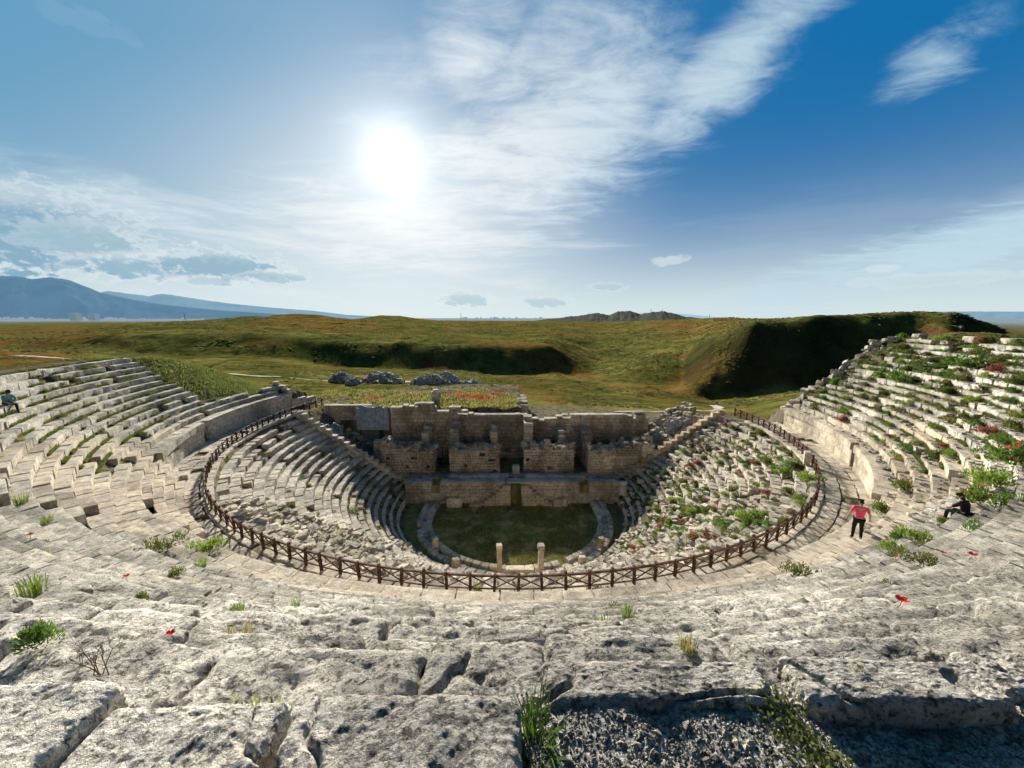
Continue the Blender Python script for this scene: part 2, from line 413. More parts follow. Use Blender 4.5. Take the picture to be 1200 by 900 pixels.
def terrain(x, y):
    th = np.degrees(np.arctan2(x, YC-y)); r = np.hypot(x, y-YC)
    prof = np.interp(r, PR[:, 0], PR[:, 1])
    lft = sstep(-th, 49.5, 51)*(th < 0)
    prof = np.where(lft > 0, np.minimum(prof, prof*(1-lft)+lft*-3.72), prof)
    out = land(x, y)
    P = np.stack([x, y, 0*x], -1)
    big = fbm(P, .012, 4); sm = fbm(P, .11, 4, .55)
    d = np.hypot(x, y-YC)
    hill = (np.abs(x) < 1e9)
    out = out+big*np.clip((d-90)/160, 0, 1)*4.2*np.clip(400/np.maximum(d, 1), .35, 1)*(1-.9*sstep(x/np.maximum(y, 20), .48, .6)*(d < 420))+sm*np.clip((d-42)/60, 0, 1)*.7
    # outside the seats sideways
    endR = 88+0*r; endL = np.where(r < 28.7, 104, 83.5)
    side = np.where(th > 0, sstep(th, endR+1, endR+16), sstep(-th, endL+.5, endL+np.where(r < 28.7, 20, 42)))
    # beyond the rim
    rim = sstep(r, 38.5, 62)*sstep(np.abs(th), 42, 70)
    w = np.maximum(side*(r > 24), rim)
    wl = np.where(r > 24, w, side*0)
    z = prof*(1-wl)+out*wl
    z = np.where(r > 38, z+sm*.25, z)
    # stage area
    front = y > 41.2
    ax = np.abs(x)
    stage = np.where(ax < 16, -18.1, -18.1+np.clip((ax-16)/9, 0, 1)*6.6)
    insidefront = (y > 41.2) & (y < 48.4) & (ax < 26) & (r > 5)
    z = np.where(insidefront, np.minimum(stage, np.where(r > 24, z, 99)), z)
    z = np.where((y > 39.6) & (y <= 41.2) & (ax < 11.6), -18.1, z)
    z = np.where((y > 48.4) & (r < 32) , out, z)
    z = np.where((y > 48.4) & (ax < 26) & (y < 52), np.minimum(z, -13.2), z)
    return z
def build_ground():
    nth = 900
    rs = np.concatenate([np.arange(0.5, 48, .4), 48*np.exp(np.linspace(0, math.log(22000/48), 240))])
    a = np.linspace(0, 2*math.pi, nth, endpoint=False)
    A, RR = np.meshgrid(a, rs)
    x = (RR*np.sin(A)).ravel(); y = (YC-RR*np.cos(A)).ravel()
    z = terrain(x, y)
    z = z-(np.hypot(x, y) > 6000)*0
    V = np.stack([x, y, z], -1); V = np.concatenate([V, [[0, YC, -20.]]])
    n = len(rs); i = np.arange(n-1)[:, None]; j = np.arange(nth)[None]; j2 = (j+1) % nth
    Q = np.stack([i*nth+j, (i+1)*nth+j, (i+1)*nth+j2, i*nth+j2], -1).reshape(-1, 4)
    c = len(V)-1; j = np.arange(0, nth, 1)
    Q2 = np.stack([np.full(nth, c), j, (j+1) % nth, (j+1) % nth], -1)
    Q2 = Q2[:, :3]
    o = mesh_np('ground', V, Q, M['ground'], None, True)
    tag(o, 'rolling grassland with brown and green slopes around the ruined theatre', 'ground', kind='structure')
    # centre fan
    m = mesh_py('orchestra_ground', [(0, YC, -19.996)]+[(.55*math.sin(t*.5), YC-.55*math.cos(t*.5), -19.996) for t in range(12)], [[0, i+1, i+2] for i in range(11)], M['ground'])
    tag(m, 'grassy earth floor at the centre of the orchestra', 'ground', kind='structure')
def gz(x, y): return float(terrain(np.array([float(x)]), np.array([float(y)]))[0])
# ------------------------------------------------------------------ people
def skin(name, J, E, mat, parent, root=0, sub=2):
    me = bpy.data.meshes.new(name); me.from_pydata([j[0] for j in J], E, []); ob = bpy.data.objects.new(name, me); COL.objects.link(ob)
    md = ob.modifiers.new('skin', 'SKIN'); md.use_smooth_shade = True
    for i, j in enumerate(J):
        r = j[1] if isinstance(j[1], tuple) else (j[1], j[1]); me.skin_vertices[0].data[i].radius = r; me.skin_vertices[0].data[i].use_root = (i == root)
    s = ob.modifiers.new('sub', 'SUBSURF'); s.levels = sub; s.render_levels = sub
    me.materials.append(mat)
    dg = bpy.context.evaluated_depsgraph_get(); ev = bpy.data.meshes.new_from_object(ob.evaluated_get(dg)); ob.modifiers.clear(); ob.data = ev
    if not ev.materials: ev.materials.append(mat)
    ob.name = name; ob.parent = parent; return ob
def person(loc, rz, P, mats, label, sc=1., hairlong=False, extra=None):
    """P: dict of joints in metres, figure faces -Y"""
    r = empty('person', loc, rz, label=label, cat='person'); r.scale = (sc, sc, sc)
    g = lambda k: Vector(P[k])
    J = []; E = []; idx = {}
    def add(k, co, rad, par=None):
        idx[k] = len(J); J.append((tuple(co), rad))
        if par: E.append((idx[par], idx[k]))
    add('pelvis', g('pelvis'), (.14, .10)); add('waist', g('pelvis').lerp(g('chest'), .5), (.125, .09), 'pelvis'); add('chest', g('chest'), (.15, .10), 'waist')
    add('neck', g('neck'), .05, 'chest'); hd = g('head'); add('hb', g('neck').lerp(hd, .55), .06, 'neck'); add('head', hd, (.082, .095), 'hb'); add('crown', hd+(hd-g('neck')).normalized()*.08, .06, 'head')
    for s in ('l', 'r'):
        add('sh'+s, g('sh'+s), .058, 'chest'); add('el'+s, g('el'+s), .042, 'sh'+s); add('wr'+s, g('wr'+s), .028, 'el'+s)
        d = (g('wr'+s)-g('el'+s)).normalized(); add('hd'+s, g('wr'+s)+d*.07, (.036, .02), 'wr'+s)
        sd_ = d.cross(Vector((0, 1, .3))).normalized()
        for q in range(4): add('f%d%s' % (q, s), g('wr'+s)+d*(.14+.01*(q in (1, 2)))+sd_*(q-1.5)*.02, .009, 'hd'+s)
        add('th'+s, g('wr'+s)+d*.08+sd_*-.05, .01, 'hd'+s)
        add('hp'+s, g('hp'+s), .085, 'pelvis'); add('kn'+s, g('kn'+s), .055, 'hp'+s); add('an'+s, g('an'+s), .038, 'kn'+s)
        add('to'+s, g('to'+s), .036, 'an'+s)
    skin('body', J, E, mats['skin'], r)
    def sub(name, keys, edges, grow, mat):
        JJ = []; for_ = {}
        for k in keys:
            i = idx[k]; rd = J[i][1]; rd = tuple(x*grow+.008 for x in (rd if isinstance(rd, tuple) else (rd, rd))); for_[k] = len(JJ); JJ.append((J[i][0], rd))
        skin(name, JJ, [(for_[a], for_[b]) for a, b in edges], mat, r)
    elb = {}
    for s in 'lr':
        idx['sl'+s] = len(J); J.append((tuple(g('sh'+s).lerp(g('el'+s), .75 if not hairlong else .98)), .047))
    idx['col'] = len(J); J.append((tuple(g('chest').lerp(g('neck'), .8)), (.055, .055)))
    sub('shirt', ['pelvis', 'waist', 'chest', 'col', 'shl', 'shr', 'sll', 'slr'], [('pelvis', 'waist'), ('waist', 'chest'), ('chest', 'col'), ('chest', 'shl'), ('chest', 'shr'), ('shl', 'sll'), ('shr', 'slr')], 1.13, mats['shirt'])
    sub('trousers', ['pelvis', 'hpl', 'hpr', 'knl', 'knr', 'anl', 'anr'], [('pelvis', 'hpl'), ('pelvis', 'hpr'), ('hpl', 'knl'), ('hpr', 'knr'), ('knl', 'anl'), ('knr', 'anr')], 1.13, mats['trousers'])
    sub('shoe', ['anl', 'tol'], [('anl', 'tol')], 1.1, mats['shoe']); sub('shoe', ['anr', 'tor'], [('anr', 'tor')], 1.1, mats['shoe'])
    up = (hd-g('neck')).normalized(); back = Vector((0, .03, 0))
    HJ = [(tuple(hd+up*.05+back), (.078, .088)), (tuple(hd+up*.085+back*.6), (.05, .06)), (tuple(hd+back*1.3-up*.02), (.072, .055))]
    HE = [(0, 1), (0, 2)]
    if hairlong: HJ += [(tuple(g('neck')+Vector((0, .06, -.02))), (.06, .04)), (tuple(g('neck')+Vector((0, .1, -.18))), (.04, .03))]; HE += [(2, 3), (3, 4)]
    skin('hair', HJ, HE, mats['hair'], r)
    mb = MB(); n = hd+Vector((0, -.085, -.005)); mb.tube([n+Vector((0, .02, .03)), n+Vector((0, -.022, -.01)), n+Vector((0, .01, -.02))], [.006, .012, .008], 6); mb.build('nose', mats['skin'], r, True)
    for s in (-1, 1):
        mb = MB(); e = hd+Vector((s*.032, -.082, .022)); mb.tube([e+Vector((-.012, 0, 0)), e, e+Vector((.012, 0, 0))], [.003, .008, .003], 6); mb.build('eye', M['hair'], r, True)
        mb = MB(); e = hd+Vector((s*.086, .005, 0)); mb.tube([e+Vector((0, 0, -.03)), e+Vector((s*.012, 0, 0)), e+Vector((0, 0, .03))], [.006, .012, .008], 6); mb.build('ear', mats['skin'], r, True)
    mb = MB(); e = hd+Vector((0, -.083, -.045)); mb.tube([e+Vector((-.022, 0, 0)), e, e+Vector((.022, 0, 0))], [.003, .006, .003], 6); mb.build('mouth', M['redcloth'], r, True)
    return r
walk = dict(pelvis=(0, 0, .92), chest=(0, .0, 1.28), neck=(0, -.02, 1.45), head=(.0, -.06, 1.58), shl=(.19, 0, 1.38), ell=(.30, .02, 1.14), wrl=(.33, -.10, .93), shr=(-.19, 0, 1.38), elr=(-.30, .04, 1.12), wrr=(-.36, -.02, .88),
            hpl=(.1, 0, .86), knl=(.12, -.12, .50), anl=(.13, .03, .12), tol=(.15, -.13, .04), hpr=(-.1, 0, .86), knr=(-.12, -.04, .46), anr=(-.13, .02, .07), tor=(-.15, -.15, .03))
h_ = hit(1003, 632); p = h_[0]
dirv = math.atan2(p.x, p.y)
person((p.x, p.y, p.z), math.pi-dirv+.15, {k: ((-v[0], v[1], v[2])) for k, v in walk.items()}, dict(skin=M['skin'], shirt=M['pink'], trousers=M['black'], shoe=M['black'], hair=M['hair']),
       'person in a pink shirt and black trousers walking away beside the fence', .93)
sit = dict(pelvis=(0, .0, .5), chest=(0, -.10, .86), neck=(0, -.18, 1.03), head=(0, -.26, 1.14), shl=(.18, -.12, .95), ell=(.25, -.30, .72), wrl=(.10, -.48, .62), shr=(-.18, -.12, .95), elr=(-.25, -.30, .72), wrr=(-.10, -.46, .60),
           hpl=(.1, -.03, .5), knl=(.14, -.46, .52), anl=(.13, -.50, .09), tol=(.14, -.66, .04), hpr=(-.1, -.03, .5), knr=(-.14, -.44, .53), anr=(-.13, -.42, .09), tor=(-.15, -.58, .04))
h_ = hit(1098, 607); p, a_, r_ = h_
k = int((r_-UR0)/UT); q = pol(a_, UR0+UT*(k+1)+.2, UZ0+URISE*(k+1)-.47)
person(q, a_+math.pi-.35, sit, dict(skin=M['skin'], shirt=M['black'], trousers=M['black'], shoe=M['black'], hair=M['hair']), 'dark haired person in black clothing sitting on the right rows', .92, True)
h_ = hit(34, 481); p, a_, r_ = h_
k = int((r_-UR0)/UT); q = pol(a_, UR0+UT*(k+1)+.2, UZ0+URISE*(k+1)-.47)
person(q, a_+math.pi-.9, sit, dict(skin=M['skin'], shirt=M['turq'], trousers=M['navy'], shoe=M['black'], hair=M['hair']), 'person in a turquoise top sitting bent forward on the left rows', 1.0)
xx = (1121-600)/F*88; person((xx, 88, gz(xx, 88)), 2.6, walk, dict(skin=M['skin'], shirt=M['white'], trousers=M['navy'], shoe=M['black'], hair=M['hair']), 'tiny distant person in a white top standing beyond the right rim', 1.0)


build_ground()

# ------------------------------------------------------------------ seating
def lod(p):
    d = Vector(p).length
    return 56 if d < 3.3 else 26 if d < 6 else 12 if d < 10 else 6 if d < 14 else 5 if d < 18 else 4 if d < 26 else 3
def rowblocks(th0, th1, r_in, r_out, ztop, thick, ruinf, cleanf, lmin, lmax, skipf=None, zsink=.25):
    out = []; th = R(th0); rm = (r_in+r_out)/2
    while th < R(th1):
        L = random.uniform(lmin, lmax); thc = th+L/2/rm; th2 = th+L/rm
        if th2 > R(th1)+.01: break
        ru = ruinf(math.degrees(thc)); gap = random.uniform(.008, .02)+ru*.03
        if skipf and skipf(math.degrees(thc), rm): th = th2; continue
        if random.random() < ru*.19: th = th2; continue
        w = (r_out-r_in)/2
        dr = random.gauss(0, .05)*ru; dz = random.gauss(0, .04)*ru-abs(random.gauss(0, .03))*ru
        n = lod(pol(thc, rm, ztop))
        hw = w*random.uniform(1-.35*ru, 1.02); hl = L/2-gap
        if ru > .5 and random.random() < ru*.5: hl *= random.uniform(.5, .95)
        near = n >= 12
        if near: dz += random.gauss(0, .03); dr += random.gauss(0, .03)
        p = pol(thc, rm+dr, ztop-thick/2+dz)
        out.append(dict(c=p, a=thc+random.gauss(0, .075)*ru, h=(max(.08, hl), hw, thick/2),
                        t=(random.gauss(0, .045)*ru+(random.gauss(0, .03) if near else 0), random.gauss(0, .04)*ru), n=n,
                        rho=(.07 if near else .03), amp=(.030 if n >= 12 else .03 if near else .018+.02*ru), clean=cleanf(math.degrees(thc))))
        th = th2
    return out
U = empty('upper_seating', (0, YC, ZW), label='curved upper bank of weathered pale stone seat rows above the walkway', cat='seating')
def uparent(o, P=U):
    o.parent = P; o.matrix_parent_inverse = Matrix.Translation(-P.location); return o
def local(o, P):
    """keep world coordinates of mesh while parenting to a thing that has a location"""
    me = o.data; me.transform(Matrix.Translation(-P.location)); o.parent = P; return o
def ucl(k):
    def f(d):
        c = 0
        if k <= 2 and -34 < d < 40: c = random.choice([.6, .8, 1, .9])
        if k <= 8-abs(d+46)*.25 and -62 < d < -30: c = random.choice([.9, .7, 1, .5])
        if k <= 5 and 38 < d < 64: c = random.choice([1, .8, 1, .6])
        if k <= 1 and (d < -59 or d > 60): c = random.choice([.5, .3, .8, .2])
        if random.random() < .05: c = max(c, .4)
        return c
    return f
def uruin(k):
    def f(d):
        if abs(d) < 30: return .12
        if d > 30: return .34 if k > 4 else .25
        if d < -60: return .25
        return .3
    return f
NEAR = []
for k in range(NU):
    lo, hi = uext(k)
    def skip(d, r, k=k):
        if k == NU-1 and abs(d) < 6.2: return True          # the hand set slabs go there
        if d > 25 and k >= 13 and random.random() < .12: return True
        return False
    zt = UZ0+URISE*k
    bl = rowblocks(lo, hi, UR0+UT*k-.05, UR0+UT*(k+1)+.03, zt, .5, uruin(k), ucl(k), .7, 1.35 if k < 14 else 1.6, skip)
    o = blocks_mesh('seat_row', bl, [M['near']] if k >= 11 else [M['stone']]); local(o, U)
# podium wall, two courses and a projecting coping, in stretches with stairs between
def podium(d0, d1, right):
    bl = []
    for c, (z0, z1) in enumerate(((-10.55, -9.95), (-9.94, -9.28), (-9.27, -8.72))):
        th = R(d0)
        while th < R(d1):
            L = random.uniform(.8, 1.5); t2 = min(th+L/27, R(d1)); L = (t2-th)*27
            if L < .1: break
            p = pol((th+t2)/2, 27.0+(-.07 if c == 2 else 0), (z0+z1)/2)
            bl.append(dict(c=p, a=(th+t2)/2, h=(L/2-.008, .22+(.05 if c == 2 else 0), (z1-z0)/2), n=4, rho=.03, amp=.012, clean=random.choice([.5, .8, 1, .9]) if right else random.choice([.2, .45, .7, .4])))
            th = t2
    o = blocks_mesh('podium_wall', bl, [M['stone']]); local(o, U)
podium(-104, -77.6, False); podium(-76.2, -59.2, False); podium(-35.6, 41, True); podium(43, 63, True); podium(64.4, 88, True)
for j in range(4):       # stone steps down to the walkway on the left
    bl = rowblocks(STEPS[0], STEPS[1], UR0-.42*(j+1)-.02, UR0-.42*j+.03, UZ0-.36*(j+1), .5, lambda d: .3, lambda d: random.choice([1, .8, .9, .6]), .6, 1.1)
    local(blocks_mesh('step_row', bl, [M['stone']]), U)

# hand set slabs right under the viewer
SL = [
 ('broad pale seat slab at the bottom left corner of the top row', (-3.45, -1.93), (.75, 1.64), -1.80, .34, .02, 0),
 ('long pitted seat slab with a shadowed hollow along its middle', (-1.90, -1.04), (.72, 1.58), -1.82, .34, .0, -.03),
 ('large flat pale slab nearest the viewer with a dark broken right end', (-1.0, .03), (.72, 1.57), -1.77, .34, .01, .02),
 ('broken seat block beside the grass filled gap with gravel behind it', (.17, 1.35), (1.60, 1.86), -1.86, .15, 0, -.01),
 ('raised thick seat block casting a dark shadow on the gravel', (1.47, 2.50), (1.58, 1.86), -1.85, .17, -.02, .0),
 ('low pale seat block at the right edge beyond the raised block', (2.6, 3.5), (1.72, 2.02), -1.95, .26, 0, 0),
]
for lb, (x0, x1), (y0, y1), zt, tk, ta, tb in SL:
    root = blocks_mesh('seat_slab', [dict(c=((x0+x1)/2, (y0+y1)/2, zt-tk/2), a=random.uniform(-.03, .03), h=((x1-x0)/2, (y1-y0)/2, tk/2), t=(ta, tb), n=100, rho=.05, amp=.024, clean=0)], [M['near']], None, True)
    tag(root, lb, 'stone slab', 'seat slabs of the top row')

# walkway between the banks
bl = []
for (r0, r1) in ((24.02, 24.72), (24.74, 25.5), (25.52, 26.3), (26.32, 26.98)):
    bl += rowblocks(-103, 92, r0, r1, ZW, .22, lambda d: .3, lambda d: random.choice([.3, .5, .8, 1]), .5, 1.2, lambda d, r: STEPS[0] < d < STEPS[1] and r > 25.3)
tag(blocks_mesh('walkway', bl, [M['stone']]), 'curved pale stone paved walkway behind the wooden fence', 'walkway', kind='structure')

# lower bank
Lb = empty('lower_seating', (0, YC, ZO), label='ruined lower bank of tumbled stone seat rows sloping down to the orchestra', cat='seating')
def lruin(k):
    def f(d):
        if d < -54: return .30+.25*(k > 16)
        if d < -44: return .65
        if d > 60: return .55
        if d > 30: return .75
        if abs(d) < 45 and k < 5: return .35
        return 1.0
    return f
for k in range(NL):
    lo, hi = lext(k); zt = LZ0+LRISE*k
    bl = rowblocks(lo, hi, LR0+LT*k-.02, LR0+LT*(k+1)+.04, zt,   .5 if k else .8, lruin(k), lambda d: random.choice([0, .2, .6, .1, .3]), .55, 1.25)
    local(blocks_mesh('seat_row', bl, [M['lower']]), Lb)
# loose rubble over the lower bank: nobody could count it
bl = []
for i in range(3600):
    d = random.uniform(-64, 100); k = random.uniform(0, NL-.1)
    if d > 30 and random.random() < .6: continue
    if d < -50: continue
    if abs(d) < 40 and k < 6: continue
    r = LR0+k*LT; z = LZ0+LRISE*int(k); s = random.uniform(.06, .22)*(1 if random.random() < .8 else 1.4)
    bl.append(dict(c=pol(R(d), r, z+s*.35+random.uniform(-.05, .1)), a=random.uniform(0, 3), h=(s, s*random.uniform(.5, 1), s*random.uniform(.3, .6)), t=(random.gauss(0, .16), random.gauss(0, .16)), n=2, rho=.02, amp=.03, clean=random.choice([0, .5, .2, .8])))
for i in range(1500):
    d = random.uniform(30, 88); k = random.uniform(0, NU-.1); r = UR0+k*UT; z = UZ0+URISE*int(k); s = random.uniform(.04, .12)
    bl.append(dict(c=pol(R(d), r, z+s*.3), a=random.uniform(0, 3), h=(s, s*random.uniform(.5, 1), s*.5), t=(random.gauss(0, .2), random.gauss(0, .2)), n=2, rho=.02, amp=.02, clean=random.choice([0, .3])))
tag(blocks_mesh('loose_rubble', bl, [M['lower']]), 'broken pale stone fragments strewn over the ruined seat rows', 'rubble', kind='stuff')

# stepped end walls of the lower bank
def endwall(sx, Y, label):
    root = empty('end_wall', (sx*17.5, Y, -18), label=label, cat='wall', group='stepped walls closing the lower seat rows')
    bl = []; cap = []
    for k in range(3, NL+1):
        r = LR0+LT*k; x = math.sqrt(max(.1, r*r-(Y-YC)**2))
        zt = LZ0+LRISE*k+(.30 if k % 2 else .2)+random.uniform(-.06, .1)
        p = (sx*(x+.1), Y+.15+random.uniform(-.04, .04), zt-.25)
        cap.append(dict(c=p, a=random.gauss(0, .05), h=(.38, .36, .30), n=4, rho=.05, amp=.03, t=(0, random.gauss(0, .06)), clean=random.choice([.3, .6, .8])))
        z = zt-.56
        while z > -18.4:
            bl.append(dict(c=(sx*(x+.1), Y+.18, z-.22), a=0, h=(.33, .28, .215), n=3, rho=.03, amp=.02, clean=random.random()*.5)); z -= .44
    local(blocks_mesh('coping_block', cap, [M['orange'] if sx > 0 else M['lower']]), root)
    local(blocks_mesh('wall_course', bl, [M['wall']]), root)
endwall(-1, 41.4, 'stepped stone wall ending the left lower seat rows beside the stage')
endwall(1, 42.2, 'stepped honey coloured wall ending the right lower seat rows beside the stage')
# upper-left end wall and right rim stones
bl = []
for k in range(0, 4):
    for z in np.arange(-10.4, UZ0+URISE*k, .42):
        bl.append(dict(c=pol(R(-104.6), UR0+UT*k+.2, z+.2), a=R(-104.6), h=(.3, .27, .205), n=3, rho=.03, amp=.02, clean=.4))
for j in range(10):
    bl.append(dict(c=pol(R(-105.2-j*.7), UR0+.1, -10.3+.2*(j < 6)), a=R(-100), h=(.35, .3, .5), n=3, rho=.04, amp=.03, clean=.3))
tag(blocks_mesh('end_wall', bl, [M['stone']]), 'pale stone wall ending the left podium beside the grass mound', 'wall', 'stepped walls closing the lower seat rows')
bl = []
for k in range(0, NU):
    for q in range(3):
        r = UR0+UT*(k+random.random()); d = 88.3+random.random()*2.2
        s = random.uniform(.15, .42)
        bl.append(dict(c=pol(R(d), r, UZ0+URISE*k-.15+random.uniform(-.25, .1)), a=random.uniform(0, 3), h=(s, s*.7, s*.5), n=4, rho=.05, amp=.05, t=(random.gauss(0, .25), random.gauss(0, .25)), clean=random.random()*.4))
tag(blocks_mesh('tumbled_edge_stones', bl, [M['stone']]), 'tumbled stones lying along the broken right end of the upper rows', 'rubble', kind='stuff')
for i, (px, w, lb) in enumerate(((1078, .8, 'pale flat block on the right rim, leftmost'), (1142, 1.0, 'low block on the right rim, second from the right'), (1190, 1.2, 'long white block on the right rim at the picture edge'))):
    d = ray(px, 391); th = None; t = 20
    p = None
    while t < 70:
        q = d*t; a_, r_ = topol(q.x, q.y)
        if r_ >= 36.9 and q.y > 15: p = q; break
        t += .1
    if p is None: continue
    a_, r_ = topol(p.x, p.y)
    tag(blocks_mesh('rim_block', [dict(c=(p.x, p.y, -1.72), a=a_, h=(w/2, .35, .26), n=8, rho=.06, amp=.04, clean=.3)], [M['stone']]), lb, 'stone block', 'blocks along the right rim')

# ------------------------------------------------------------------ orchestra
ring = empty('orchestra_kerb', (0, 36.4, ZO), label='pale stone kerb ring curving round the grassy orchestra floor', cat='kerb')
b_in, b_out = [], []
def ringpt(s, off):
    """U shape: s is arc length fraction -1..1"""
    if abs(s) <= .8: t = s/.8*math.pi/2; return Vector(((8.5+off)*math.sin(t)+.3, 36.2-(8.5+off)*math.cos(t), 0)), t
    return Vector((math.copysign(8.5+off, s)+.3, 36.2+(abs(s)-.8)*14, 0)), math.copysign(math.pi/2, s)
for off, lst, zt, w in ((-.05, b_in, -19.62, .24), (.42, [], -19.8, .22), (.9, b_out, -19.66, .24)):
    for i in range(46):
        if random.random() < .05: continue
        s = -1+2*(i+.5)/46; p, t = ringpt(s, off+random.gauss(0, .03)); p.z = zt-.25
        (b_in if off < .2 else b_out).append(dict(c=p, a=t+random.gauss(0, .03), h=(.34 if abs(s) > .8 else .33, w, .3), n=4, rho=.03, amp=.02, clean=random.random()*.4, t=(random.gauss(0, .03), 0)))
local(blocks_mesh('inner_course', b_in, [M['lower']]), ring); local(blocks_mesh('outer_course', b_out, [M['lower']]), ring)
def pillar(x, y, lb, mat, capw):
    root = empty('stone_pillar', (x, y, -19.7), label=lb, cat='pillar', group='pair of stone pillars at the near end of the orchestra')
    o = blocks_mesh('shaft', [dict(c=(0, 0, 1.0), a=.05, h=(.2, .2, 1.05), n=10, rho=.05, amp=.014, clean=.6)], [mat]); o.parent = root
    c = blocks_mesh('capital', [dict(c=(0, 0, 2.24), a=.1, h=(capw, capw, .2), n=10, rho=.06, amp=.03, clean=.7)], [mat]); c.parent = root
pillar(-.98, 27.2, 'left honey coloured pillar with a rounded worn top', M['orange'], .23)
pillar(2.25, 27.2, 'right pale pillar with a broad chipped capital', M['lower'], .27)
tag(blocks_mesh('stone_bench', [dict(c=(-.1+x, 26.9, -19.45), a=random.gauss(0, .02), h=(.36, .3, .42), n=8, rho=.05, amp=.02, clean=.9) for x in (0, .72, 1.44)], [M['orange']]),
    'low honey coloured stone bench standing between the two pillars', 'bench')
for (px, py, lb) in ((510, 634, 'small pinkish stone stub on the left kerb, farther one'), (534, 660, 'small pinkish stone stub on the left kerb, nearer one'),
                     (704, 634, 'small honey stone stub on the right kerb, farther one'), (682, 657, 'small honey stone stub on the right kerb, nearer one')):
    p = atz(px, py+5, -19.6)
    tag(blocks_mesh('stone_stub', [dict(c=(p.x, p.y, -19.35), a=random.random(), h=(.28, .22, .5), n=8, rho=.06, amp=.04, clean=.8, t=(.04, .05))], [M['orange']]), lb, 'stone', 'worn stubs along the orchestra kerb')
# thick wall foot under the first lower row is part of row 0

# ------------------------------------------------------------------ stage building
def course_wall(x0, x1, y, depth, z0, topf, ch=.42, lmin=.5, lmax=1.1, holes=(), clean=lambda: 0., amp=.02, n=3, axis='x', gapp=0.):
    """coursed blocks from z0 up to topf(x)"""
    bl = []; z = z0; c = 0
    while True:
        h = ch*random.uniform(.85, 1.12); any_ = False
        x = x0-random.uniform(0, .5)
        while x < x1:
            L = random.uniform(lmin, lmax); a, b = max(x, x0), min(x+L, x1); x += L
            if b-a < .08: continue
            m = (a+b)/2
            if z+h*.5 > topf(m): continue
            any_ = True
            cut = [(a, b)]
            for (hx0, hx1, hz0, hz1) in holes:
                if z+h > hz0+.02 and z < hz1-.02:
                    nc = []
                    for (p, q) in cut:
                        if q <= hx0 or p >= hx1: nc.append((p, q)); continue
                        if p < hx0: nc.append((p, hx0))
                        if q > hx1: nc.append((hx1, q))
                    cut = nc
            for (p, q) in cut:
                if q-p < .06 or random.random() < gapp: continue
                m = (p+q)/2; hs = ((q-p)/2-.012, depth/2+random.uniform(-.05, .04), h/2-.011)
                cc = (m, y, z+h/2) if axis == 'x' else (y, m, z+h/2)
                if axis != 'x': hs = (hs[1], hs[0], hs[2])
                bl.append(dict(c=cc, a=random.gauss(0, .012), h=hs, n=n, rho=.03, amp=amp, clean=clean(), t=(0, 0)))
        z += h; c += 1
        if not any_ or c > 40: break
    return bl
ST = empty('stage_front_wall', (0, 39.5, ZO), label='low coursed stone wall with a central doorway facing the orchestra', cat='wall')
holes = [(-.12, .98, -20, -17.3), (-8.7, -7.8, -18.75, -17.2), (7.3, 8.3, -18.75, -17.2)]
bl = course_wall(-11.6, 11.8, 39.6, .7, -20.1, lambda x: -17.6, holes=holes, clean=lambda: random.random()*.35, n=4, amp=.015)
local(blocks_mesh('wall', bl, [M['wall']]), ST)
bl = [dict(c=(x, 39.55, -17.52), a=0, h=(.48, .42, .09), n=4, rho=.03, amp=.012, clean=.2) for x in np.arange(-11.2, 11.6, 1.0) if not (-.6 < x < 1.5 or abs(x+8.2) < .7 or abs(x-7.8) < .7)]
bl += [dict(c=(.43, 39.5, -17.5), a=0, h=(1.0, .45, .11), n=4, rho=.03, amp=.01, clean=0)]
local(blocks_mesh('coping', bl, [M['greyslab']]), ST)
for sx, xe in ((-1, -.16), (1, 1.02)):
    bl = []
    for s in range(7):
        top = -17.72-.33*s; x = xe+sx*(.55+.42*s) if s else xe+sx*.42
        w = .42 if s == 0 else .21
        z = -20.1
        while z < top-.05:
            h = min(.36, top-z); bl.append(dict(c=(x, 38.98, z+h/2), a=0, h=(w-.005, .32, h/2-.004), n=3, rho=.02, amp=.012, clean=.35)); z += h
    local(blocks_mesh('stair', bl, [M['wall']]), ST)
SB = empty('stage_building', (0, 46, -18), label='roofless stage building with a long back wall and four ruined stone piers', cat='ruin')
def btop(x):
    t = -12.45
    if x < -10.2: t = -11.0
    elif x < -7.2: t = -11.55
    elif x < -5.2: t = -12.0
    if x > 13.6: t = -12.1
    return t+.22*mn.noise(Vector((x*.9, 0, 3)))+(-.5 if mn.noise(Vector((round(x*.8)*7.7, 2, 3))) > .12 else 0)+(-.3 if mn.noise(Vector((round(x*1.5)*3.3, 5, 3))) > .1 else 0)
local(blocks_mesh('back_wall', course_wall(-15.6, 17.6, 48.6, .9, -18.3, btop, holes=(), clean=lambda: random.choice([0, 0, .2, .5]), n=3, ch=.5, lmin=.6, lmax=1.5, amp=.03, gapp=.012), [M['wall']]), SB)
local(blocks_mesh('wall_cap', [dict(c=(x, 48.55, btop(x)+.03), a=random.gauss(0, .04), h=(.36, .48, .12), n=3, rho=.03, amp=.03, clean=random.random()*.3) for x in np.arange(-15.2, 17, .76)], [M['lower']]), SB)
piers = [(-15.2, -9.0, lambda x: -15.1+.5*mn.noise(Vector((x*1.2, 1, 1)))+(.9 if x < -14 else 0)), (-7.3, -1.4, lambda x: -15.15+.45*mn.noise(Vector((x*1.3, 7, 1)))), (1.35, 7.2, lambda x: -15.0+.5*mn.noise(Vector((x*1.3, 3, 8)))),
         (8.8, 16.2, lambda x: -15.2+max(0, (x-12.0))*.3+.6*mn.noise(Vector((x*1.4, 5, 2))))]
